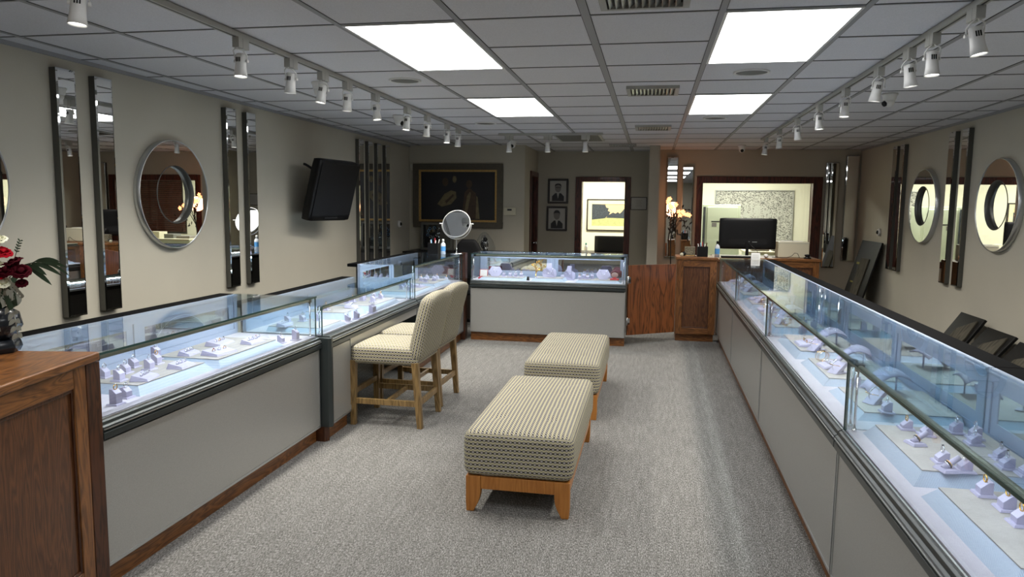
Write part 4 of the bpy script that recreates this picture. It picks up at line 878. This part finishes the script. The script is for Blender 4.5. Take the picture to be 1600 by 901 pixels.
# ------------------------------------------------------------------ flower arrangement on the near cabinet
VX, VY, VZ = -2.44, 2.32, .985
t_ = thing('flower_vase', 'dark vase with red roses, white blooms and grey leaves at the left edge', 'flower arrangement', (VX, VY, VZ))
b = MB(); b.lathe([(0, 0), (.075, 0), (.085, .02), (.08, .04), (.075, .05), (.0, .05)], 'vase', n=8); b.build('base', t_, bevel=.002)
b = MB(); b.lathe([(.02, .05), (.06, .055), (.09, .10), (.08, .15), (.05, .17)], 'vase'); b.build('bowl', t_)
b = MB(); b.ball((.088, -.02, .085), .032, 'clear', (1, .8, .7), 10); b.build('glass_bead', t_)
def rose(p, r, mat):
    b = MB(); b.ball((0, 0, 0), r*.5, mat, (1, 1, .9), 10); rr = random.Random(int(p[0]*1000)+5)
    for ring, (cnt, rad, tilt) in enumerate(((5, .45, .5), (7, .75, .9), (8, .95, 1.25))):
        for k in range(cnt):
            a = 2*PI*k/cnt+ring*.4+rr.uniform(-.15, .15); n_ = 4; vs = []
            for i in range(n_+1):
                for j in range(-2, 3):
                    s_ = i/n_; w_ = r*.55*math.sin(PI*(.15+.7*s_))*j/2; rad_ = r*rad*(.35+.65*s_); zz = r*(.1+.75*s_)*math.cos(tilt*s_)-.12*r*abs(j)*.5
                    vs.append((rad_*math.cos(a)-w_*math.sin(a), rad_*math.sin(a)+w_*math.cos(a), zz-r*.2))
            b.faces(vs, [(i*5+j, i*5+j+1, (i+1)*5+j+1, (i+1)*5+j) for i in range(n_) for j in range(4)], mat, True)
    o = b.build('bloom', t_, loc=p); o.rotation_euler = (rr.uniform(.2, .9), rr.uniform(-.4, .6), 0)
for p, r, m_ in [((.125, -.07, .385), .036, 'petal_red'), ((.165, -.06, .350), .034, 'petal_dark'), ((.190, -.06, .318), .036, 'petal_dark'), ((.150, -.08, .325), .036, 'petal_dark'), ((.115, -.08, .335), .032, 'petal_w'),
        ((.13, -.08, .278), .028, 'petal_w'), ((.105, -.06, .43), .03, 'petal_w'), ((.04, -.06, .36), .045, 'petal_dark'), ((-.03, -.06, .40), .045, 'petal_red'), ((-.09, -.03, .34), .05, 'petal_w'), ((.03, -.08, .28), .045, 'petal_red'), ((-.04, -.08, .26), .04, 'petal_w'), ((.19, -.06, .275), .022, 'petal_dark'), ((-.1, 0, .45), .04, 'petal_w'), ((.135, -.09, .30), .02, 'petal_red')]: rose(p, r, m_)
def leafmesh(b, p0, p1, w_, mat, curve=.02, nseg=6):
    p0, p1 = Vector(p0), Vector(p1); d = p1-p0; side = d.cross(Vector((.3, -1, .2))).normalized(); vs = []
    for i in range(nseg+1):
        s_ = i/nseg; c = p0+d*s_+Vector((0, 0, curve*math.sin(PI*s_))); ww = w_*math.sin(PI*min(1, .08+.92*s_))**.8
        vs += [c-side*ww, c+Vector((0, 0, -.15*ww)), c+side*ww]
    b.faces(vs, [(i*3+j, i*3+j+1, (i+1)*3+j+1, (i+1)*3+j) for i in range(nseg) for j in range(2)], mat, True)
b = MB(); b.tube([(.03, 0, .2), (.10, 0, .32), (.142, .01, .337), (.175, .01, .345), (.20, .01, .358)], .0018, 'leaf', 6)
for q0, q1, w_, cv in [((.145, .01, .337), (.252, .01, .262), .010, .004), ((.155, .01, .338), (.242, .0, .300), .009, .004), ((.17, .01, .343), (.298, .01, .298), .009, .010), ((.185, .01, .35), (.322, .01, .330), .008, .010), ((.20, .01, .358), (.296, .01, .350), .006, .006), ((.19, .01, .352), (.335, .01, .296), .006, .014)]: leafmesh(b, q0, q1, w_, 'leaf', cv)
b.build('palm_sprig', t_)
b = MB(); b.tube([(.06, 0, .25), (.11, 0, .37), (.132, .0, .425)], .0012, 'leaf', 6)
for k in range(5):
    z = .385+.010*k; x = .115+.0045*k
    for s_ in (-1, 1): leafmesh(b, (x, 0, z), (x+.012*s_+.004, 0, z+.006*(1 if s_ < 0 else -.3)+.004), .0028, 'leaf', .001, 3)
b.build('seeded_sprig', t_)
rr = random.Random(3)
def dusty(pts, side, mat='leaf_g'):
    b = MB(); P = [Vector(p) for p in pts]; b.tube(P, .0018, mat, 6); n = len(P)-1
    for k in range(1, 9):
        u = k/8*n; i = min(n-1, int(u)); c = P[i].lerp(P[i+1], u-i); d = (P[i+1]-P[i]).normalized(); e = Vector((d.z, 0, -d.x))
        for s_ in (-1, 1): L_ = .030*(1-.45*abs(k/8-.5)); leafmesh(b, c, c+e*s_*L_+d*.012+Vector((0, -.006, -.004)), .009, mat, .004, 4)
    b.build('silver_leaf', t_)
dusty([(.07, -.06, .25), (.13, -.07, .22), (.17, -.08, .16), (.185, -.085, .09)], 1); dusty([(.09, -.05, .28), (.15, -.07, .262), (.195, -.075, .225)], 1)
dusty([(.05, -.08, .2), (.09, -.1, .17), (.12, -.11, .11)], 1); dusty([(.0, -.08, .22), (.04, -.1, .17), (.06, -.11, .10)], 1, 'leaf'); dusty([(.10, -.06, .24), (.15, -.07, .235), (.17, -.08, .20)], 1, 'leaf')
b = MB()
for k in range(14):
    a = rr.uniform(0, 6.28); leafmesh(b, (0, 0, .15), (.12*math.cos(a)*rr.uniform(.6, 1), .10*math.sin(a), .17+.16*rr.random()), .014, 'leaf', .02, 5)
b.build('dark_leaves', t_)

# ------------------------------------------------------------------ pictures and wall things at the back
def frame_on(name, label, cat, x0, x1, z0, z1, y, fw_, mat, thick=.03, inner=None, group=None):
    t_ = thing(name, label, cat, ((x0+x1)/2, y, (z0+z1)/2), 0, group); a, c = (x1-x0)/2, (z1-z0)/2
    def ring(nm, a, c, w_, m_, y0, y1):
        b = MB(); b.box(-a, a, y0, y1, c-w_, c, m_); b.box(-a, a, y0, y1, -c, -c+w_, m_); b.box(-a, -a+w_, y0, y1, -c+w_, c-w_, m_); b.box(a-w_, a, y0, y1, -c+w_, c-w_, m_); b.build(nm, t_, bevel=min(.004, w_*.2))
    ring('frame', a, c, fw_, mat, -thick, -.001); a -= fw_; c -= fw_
    if inner: ring('liner', a, c, inner[0], inner[1], -thick*.7, -.001); a -= inner[0]; c -= inner[0]
    return t_, a, c
def flat(b, pts, y, mat): b.prism(pts, y-.0012, y, 'y', mat)
def blob(cx, cz, rx, rz, n=18, rr=None, j=0):
    return [(cx+rx*math.cos(2*PI*k/n)*(1+(rr.uniform(-j, j) if rr else 0)), cz+rz*math.sin(2*PI*k/n)*(1+(rr.uniform(-j, j) if rr else 0))) for k in range(n)]
t_, a, c = frame_on('painting', 'large dark painting of two figures in a wide brown frame on the back left wall', 'painting', -3.47, -2.125, 1.247, 2.172, YD, .085, 'framed', .05, (.03, 'giltf'))
b = MB(); b.box(-a, a, -.012, -.002, -c, c, 'canvas')
flat(b, [(-.31, -.12), (-.24, -.16), (-.1, -.12), (-.02, -.03), (-.03, .06), (-.10, .08), (-.2, .03)], -.0122, 'ochre'); flat(b, [(-.19, -.08), (-.17, -.11), (-.06, .0), (-.07, .03)], -.0136, 'umber')
flat(b, blob(-.05, .24, .03, .05), -.0122, 'ochre'); flat(b, blob(-.19, .2, .045, .06), -.0122, 'umber')
flat(b, [(.06, -.33), (.10, .05), (.17, .12), (.27, .04), (.33, -.33)], -.0122, 'umber'); flat(b, [(.09, -.30), (.14, .0), (.18, .06), (.20, .04), (.13, -.30)], -.0136, 'ochre'); flat(b, [(.27, -.33), (.28, .0), (.30, -.02), (.33, -.33)], -.0150, 'ochre'); flat(b, blob(.17, .17, .045, .06), -.0136, 'umber')
b.build('canvas', t_)
for x0, x1, z0, z1, l_, hair in [(-1.64, -1.315, 1.62, 2.01, 'upper framed portrait photograph of a person in glasses and dark suit', 0), (-1.655, -1.325, 1.187, 1.578, 'lower framed portrait photograph of a person with dark hair', 1)]:
    t_, a, c = frame_on('framed_portrait', l_, 'framed photograph', x0, x1, z0, z1, YB, .032, 'frameb', .025, None, 'framed portraits')
    b = MB(); b.box(-a, a, -.012, -.002, -c, c, 'photo')
    flat(b, [(-.095, -.155), (-.095, -.08), (-.045, -.03), (.045, -.03), (.095, -.08), (.095, -.155)], -.0122, 'photod'); flat(b, [(-.02, -.03), (0, -.12), (.02, -.03)], -.0136, 'photo')
    flat(b, blob(0, .05, .050, .066), -.0136, 'skin'); flat(b, [(-.054, .055), (-.05, .10), (-.03, .128 if hair else .118), (0, .135 if hair else .122), (.03, .128 if hair else .118), (.05, .10), (.054, .055), (.042, .085), (0, .09 if hair else .102), (-.042, .085)], -.0150, 'photod')
    if not hair: flat(b, [(-.04, .052), (.04, .052), (.04, .062), (-.04, .062)], -.0158, 'photod')
    b.build('photograph', t_)
t_, a, c = frame_on('framed_certificate', 'small framed certificate right of the office doorway', 'certificate', -.335, -.085, 1.535, 1.735, YB, .01, 'frameb', .015)
b = MB(); b.box(-a, a, -.008, -.002, -c, c, 'photo')
for k in range(5): flat(b, [(-.05+.01*(k % 2), .05-.022*k), (.05-.01*(k % 2), .05-.022*k), (.05-.01*(k % 2), .046-.022*k), (-.05+.01*(k % 2), .046-.022*k)], -.0082, 'skin')
b.build('certificate', t_)
t_ = thing('thermostat', 'beige thermostat on the wall right of the large painting', 'thermostat', (-2.02, YD, 1.495)); box('housing', t_, -.09, .09, -.028, -.001, -.055, .055, 'beige', .006)
b = MB(); b.box(-.035, .03, -.030, -.0285, .01, .035, 'ink'); b.build('display', t_)
t_ = thing('motion_sensor', 'small motion sensor high in the back left corner', 'sensor', (-3.50, YD-.001, 2.13)); box('housing', t_, -.025, .025, -.035, 0, -.06, .06, 'wall', .008); b = MB(); b.ball((0, -.034, .01), .014, 'greyfix', (1, .5, 1), 10); b.build('lens', t_)
t_ = thing('wall_camera', 'small round camera on the left wall near the back corner', 'security camera', (XL, 9.92, 1.30), PI/2)
b = MB(); b.cyl((0, -.001, 0), (0, -.03, 0), .05, .042, 'white', 24); b.build('housing', t_); b = MB(); b.ball((0, -.032, 0), .026, 'black', (1, .7, 1), 14); b.build('lens', t_)
t_ = thing('wall_camera', 'small round camera low on the right wall near the far strip mirrors', 'security camera', (XR, 10.3, 1.285), -PI/2)
b = MB(); b.cyl((0, -.001, 0), (0, -.03, 0), .05, .042, 'white', 24); b.build('housing', t_); b = MB(); b.ball((0, -.032, 0), .026, 'black', (1, .7, 1), 14); b.build('lens', t_)
# framed glass display below the painting on a low dark cabinet
t_ = thing('dark_cabinet', 'low dark cabinet under the large painting', 'cabinet', (-2.75, 9.95, 0)); box('body', t_, -.65, .62, -.2, .42, 0, .90, 'frameb', .004); box('top', t_, -.67, .64, -.22, .43, .90, .925, 'black', .004)
t_, a, c = frame_on('jewellery_display_box', 'grey framed glass display box standing under the painting', 'display box', -3.27, -2.80, .927, 1.32, 10.20, .03, 'mframe', .10)
b = MB(); b.box(-a, a, -.015, -.002, -c, c, 'blackm'); b.build('backing', t_); b = MB(); rr = random.Random(9)
for k in range(10):
    x = rr.uniform(-a*.8, a*.8); z = rr.uniform(-c*.3, c*.8); b.torus((x, -.025, z), .018, .0025, rr.choice(['silver', 'gold', 'label_b']), Matrix.Rotation(PI/2, 3, 'X'), 14, 5)
b.build('hanging_jewellery', t_); b = MB(); b.box(-a, a, -.095, -.092, -c, c, 'glass'); b.build('glass', t_)
t_ = thing('office_chair', 'black rounded chair back behind the vanity mirror', 'chair', (-2.36, 9.30, 0))
b = MB(); b.rbox(-.21, .21, -.04, .04, .62, 1.13, .035, 'blackm', cuts=8, warp=lambda p: Vector((p.x*(1-.55*max(0, (p.z-.85)/.28)**2), p.y, p.z))); b.build('backrest', t_)
b = MB(); b.rbox(-.24, .24, -.45, .02, .44, .53, .035, 'blackm', cuts=6); b.build('seat', t_); b = MB(); b.cyl((0, -.2, .08), (0, -.2, .44), .03, .03, 'black'); b.box(-.03, .03, .0, .03, .46, .7, 'black')
b.build('column', t_)
for k in range(5):
    b = MB(); a = 2*PI*k/5; b.tube([(0, -.2, .09), (.26*math.cos(a), -.2+.26*math.sin(a), .06)], [.022, .014], 'black'); b.ball((.27*math.cos(a), -.2+.27*math.sin(a), .028), .028, 'black', n=10); b.build('caster_leg', t_)
# sculpture under plastic
t_ = thing('wrapped_sculpture', 'dark chrome sculpture under clear plastic behind the back display case', 'sculpture', (-2.26, 9.80, .927)); rr = random.Random(4)
b = MB(); b.lathe([(0, 0), (.05, 0), (.05, .012), (.02, .02), (.018, .06)], 'black'); b.ball((0, 0, .12), .055, 'blackm', (1, .8, 1.3), 12); b.ball((.02, -.03, .18), .035, 'black', (1, 1, 1), 10); b.build('figure', t_)
b = MB()
for k in range(7): a = rr.uniform(0, 6.28); b.tube([(.06*math.cos(a), -.04, .03), (.07*math.cos(a+.5), -.05, .12), (.02*math.cos(a), -.03, .24)], .004, 'chrome', 6)
b.build('chrome_loops', t_)
b = MB(); n = 14; vs = []
for j, (r, z) in enumerate(((.15, .0), (.14, .08), (.11, .17), (.06, .25), (.02, .285))):
    for i in range(n): a = 2*PI*i/n; q = r*(1+.12*math.sin(3*a+j)+rr.uniform(-.05, .05)); vs.append((q*math.cos(a), q*math.sin(a)*.7, z))
b.faces(vs, [(j*n+i, j*n+(i+1) % n, (j+1)*n+(i+1) % n, (j+1)*n+i) for j in range(4) for i in range(n)], 'clear', False); b.build('plastic_cover', t_)

# ------------------------------------------------------------------ office beyond
t_, a, c = frame_on('framed_landscape', 'framed landscape print with dark trees seen through the doorway', 'picture', -1.24, -.30, 1.12, 1.73, YO, .022, 'frameb', .03, (.075, 'mat'))
b = MB(); b.box(-a, a, -.01, -.002, -c, c, 'artsky'); rr = random.Random(2)
flat(b, [(-a, -c), (a, -c), (a, -.04), (-a, -.05)], -.0102, 'artfield'); flat(b, [(-a, -.09), (-a, c*.98), (-.12, c*.95), (-.10, c*.7), (-.05, c*.62), (-.07, c*.4), (-.02, c*.28), (-.05, .0), (-.09, -.03), (-.12, -.06), (-.2, -.07)], -.0116, 'arttree'); flat(b, [(-.1, -.05), (-.06, .0), (-.02, .02), (.03, .05), (.08, .03), (.12, .06), (.16, .03), (.2, .07), (.24, .12), (a, .14), (a, -.06)], -.0130, 'arttree')
b.build('print', t_)
t_ = thing('office_desk', 'dark desk in the room beyond the doorway', 'desk', (-.85, 12.9, 0)); box('desk_top', t_, -.5, .6, -.35, .35, .76, .79, 'frameb', .003); box('desk_body', t_, -.46, .56, -.3, .3, 0, .76, 'frameb')
t_ = thing('computer_monitor', 'black monitor on the desk seen through the doorway', 'monitor', (-.68, 12.75, .79)); b = MB(); b.rbox(-.29, .29, -.02, .02, .0, .29, .012, 'black', cuts=6); b.build('housing', t_); b = MB(); b.box(-.08, .08, -.05, .09, 0, .01, 'black'); b.build('foot', t_)
t_, a, c = frame_on('aerial_city_photo', 'large framed grey aerial photograph of a city behind the office window', 'picture', 1.15, 2.55, .98, 1.92, YO, .018, 'alu', .025)
b = MB(); b.box(-a, a, -.01, -.002, -c, c, 'city'); rr = random.Random(12)
for k in range(26):
    x = rr.uniform(-.2, .55); h = rr.uniform(.04, .12); z = rr.uniform(-.12, .12); b.box(x, x+.03, -.0125-.0003*k, -.0102-.0003*k, z, z+h, 'city_tower')
b.box(-.06, -.02, -.021, -.0202, .0, .22, 'city_tower'); b.prism([(.03, .0), (.12, .0), (.12, .16), (.075, .24), (.03, .16)], -.022, -.0212, 'y', 'city_tower'); b.build('print', t_)
t_ = thing('white_locker', 'tall off white cabinet behind the office window', 'cabinet', (1.17, 13.0, 0)); box('body', t_, -.32, .31, -.02, .45, 0, 1.64, 'offwhite', .006); box('door', t_, -.24, .26, -.038, -.021, .05, 1.60, 'offwhite', .008)
b = MB(); b.box(-.17, .0, -.0395, -.038, 1.34, 1.36, 'ink'); b.box(-.16, -.08, -.0395, -.038, 1.26, 1.33, 'skin'); b.build('sticker', t_); b = MB(); b.box(-.305, -.27, -.04, -.021, .6, 1.6, 'arttree'); b.build('edge_handle', t_)
t_ = thing('office_work_table', 'cream work table with clutter behind the office window', 'table', (1.9, 12.6, 0)); box('table_top', t_, -.4, .9, -.35, .35, .86, .89, 'beige', .004); box('cabinet', t_, -.38, .88, -.3, .3, 0, .86, 'offwhite')
for i, (x, z, w_, h_, m_) in enumerate([(-.15, .89, .28, .05, 'skin'), (.15, .89, .2, .08, 'speaker'), (.5, .89, .3, .12, 'beige')]):
    b = MB(); b.box(-w_/2, w_/2, -.12, .12, 0, h_, m_); tag(b.build('office_paper_stack', loc=(1.9+x, 12.55, z+.0005), bevel=.004), ('low grey stack', 'darker grey stack', 'taller cream stack')[i]+' on the work table behind the office window', 'paper stack')

t_ = thing('window_blind', 'dark wooden venetian blind on the office back wall', 'blind', (3.5, YO, 1.5)); box('headrail', t_, -.6, .6, -.06, -.001, .55, .63, 'mahog')
b = MB()
for k in range(26): z = -.55+.043*k; b.hexa([(-.6, -.05, z), (.6, -.05, z), (.6, -.048, z), (-.6, -.048, z)], [(-.6, -.012, z+.028), (.6, -.012, z+.028), (.6, -.010, z+.028), (-.6, -.010, z+.028)], 'mahog')
b.build('slats', t_); box('backing', t_, -.62, .62, -.006, -.001, -.6, .64, 'frameb')
# ------------------------------------------------------------------ glowing flower lamp
t_ = thing('flower_lamp', 'branching lamp with glowing orange flower bulbs in front of the back wall mirrors', 'lamp', (.27, 10.7, 0))
b = MB(); b.lathe([(0, 0), (.13, 0), (.13, .02), (.02, .04), (.012, .06)], 'black'); b.tube([(0, 0, .05), (.02, 0, .6), (.0, 0, 1.1), (.05, 0, 1.5)], .009, 'frameb'); b.build('trunk', t_)
BL = [(-.03, 1.70), (-.05, 1.66), (-.02, 1.60), (.0, 1.58), (.10, 1.52), (.16, 1.52), (.22, 1.48), (.25, 1.47), (.12, 1.46), (.06, 1.62)]
rr = random.Random(6)
for k, (x, z) in enumerate(BL):
    y = rr.uniform(-.08, .08); b = MB(); b.tube([(.0+.03*(z-1.1)/.5, 0, z-.25), (x*.5, y*.5, z-.1), (x, y, z)], .004, 'frameb', 6); br = b.build('branch', t_)
    b = MB(); b.ball((x, y, z), .016, 'bloom', n=8)
    for q in range(5): a = 2*PI*q/5; b.ball((x+.022*math.cos(a), y-.006, z+.022*math.sin(a)), .013, 'bloom', (1, .4, 1), 8)
    b.build('flower_bulb', br)
b = MB()
for k in range(30): a = rr.uniform(0, 6.28); p = Vector((rr.uniform(-.05, .25), rr.uniform(-.08, .08), rr.uniform(1.15, 1.6))); leafmesh(b, p, p+Vector((.06*math.cos(a), 0, .06*math.sin(a))), .012, 'frameb', .0, 3)
b.build('leaves', t_)
pl = bpy.data.lights.new('flower_glow', 'POINT'); pl.energy = 2.6; pl.color = (1, .46, .24); pl.shadow_soft_size = .12; po = bpy.data.objects.new('flower_glow', pl); C.objects.link(po); po.parent = t_; po.location = (.05, .1, 1.55)

# ------------------------------------------------------------------ boards leaning on the right
def board(x, y, w_, h, tilt, label, mats, kind, tagm=True, group='leaning display boards'):
    t_ = thing('display_board', label, 'display board', (x, y, 0), -PI/2, group); t_.rotation_euler = (-tilt, 0, -PI/2)
    box('backing', t_, -w_/2, w_/2, -.012, .012, .012, h, 'board', .004)
    b = MB()
    if kind == 'bust': b.prism([(-w_*.20, .04), (w_*.30, .04), (w_*.42, h*.72), (w_*.36, h*.95), (-w_*.14, h*.78)], -.028, -.0125, 'y', 'boardp')
    else: b.box(-w_*.16, w_*.24, -.028, -.0125, h*.12, h*.80, 'boardp')
    b.build('veneer_panel', t_, bevel=.003)
    if kind == 'tags':
        for z in (.62, .42): b = MB(); b.box(-w_*.36, -w_*.20, -.016, -.0125, h*h*z, h*(z+.10), 'yellowt'); b.build('yellow_tag', t_)
    elif tagm:
        b = MB(); b.box(-w_*.40, -w_*.32, -.016, -.0125, h*.42, h*.46, 'paper'); b.build('price_tag', t_)
def lean(x, y, w_, h, label, kind, xw=2.86):
    tilt = math.asin(min(.9, (xw-x)/h)); board(x, y, w_, h, tilt, label, None, kind)
lean(2.44, 7.12, .50, .76, 'black board with grey veneer panel leaning on the right wall, farthest of the near three', 'bust')
lean(2.40, 6.56, .50, .74, 'black board with grey veneer panel leaning on the right wall, middle of the near three', 'bust')
lean(2.40, 6.00, .50, .72, 'black board with brown veneer panel leaning on the right wall, nearest of the three', 'bust')
lean(2.58, 10.45, .88, 1.20, 'large black board with yellow tags leaning in the back right corner', 'tags', 2.90)
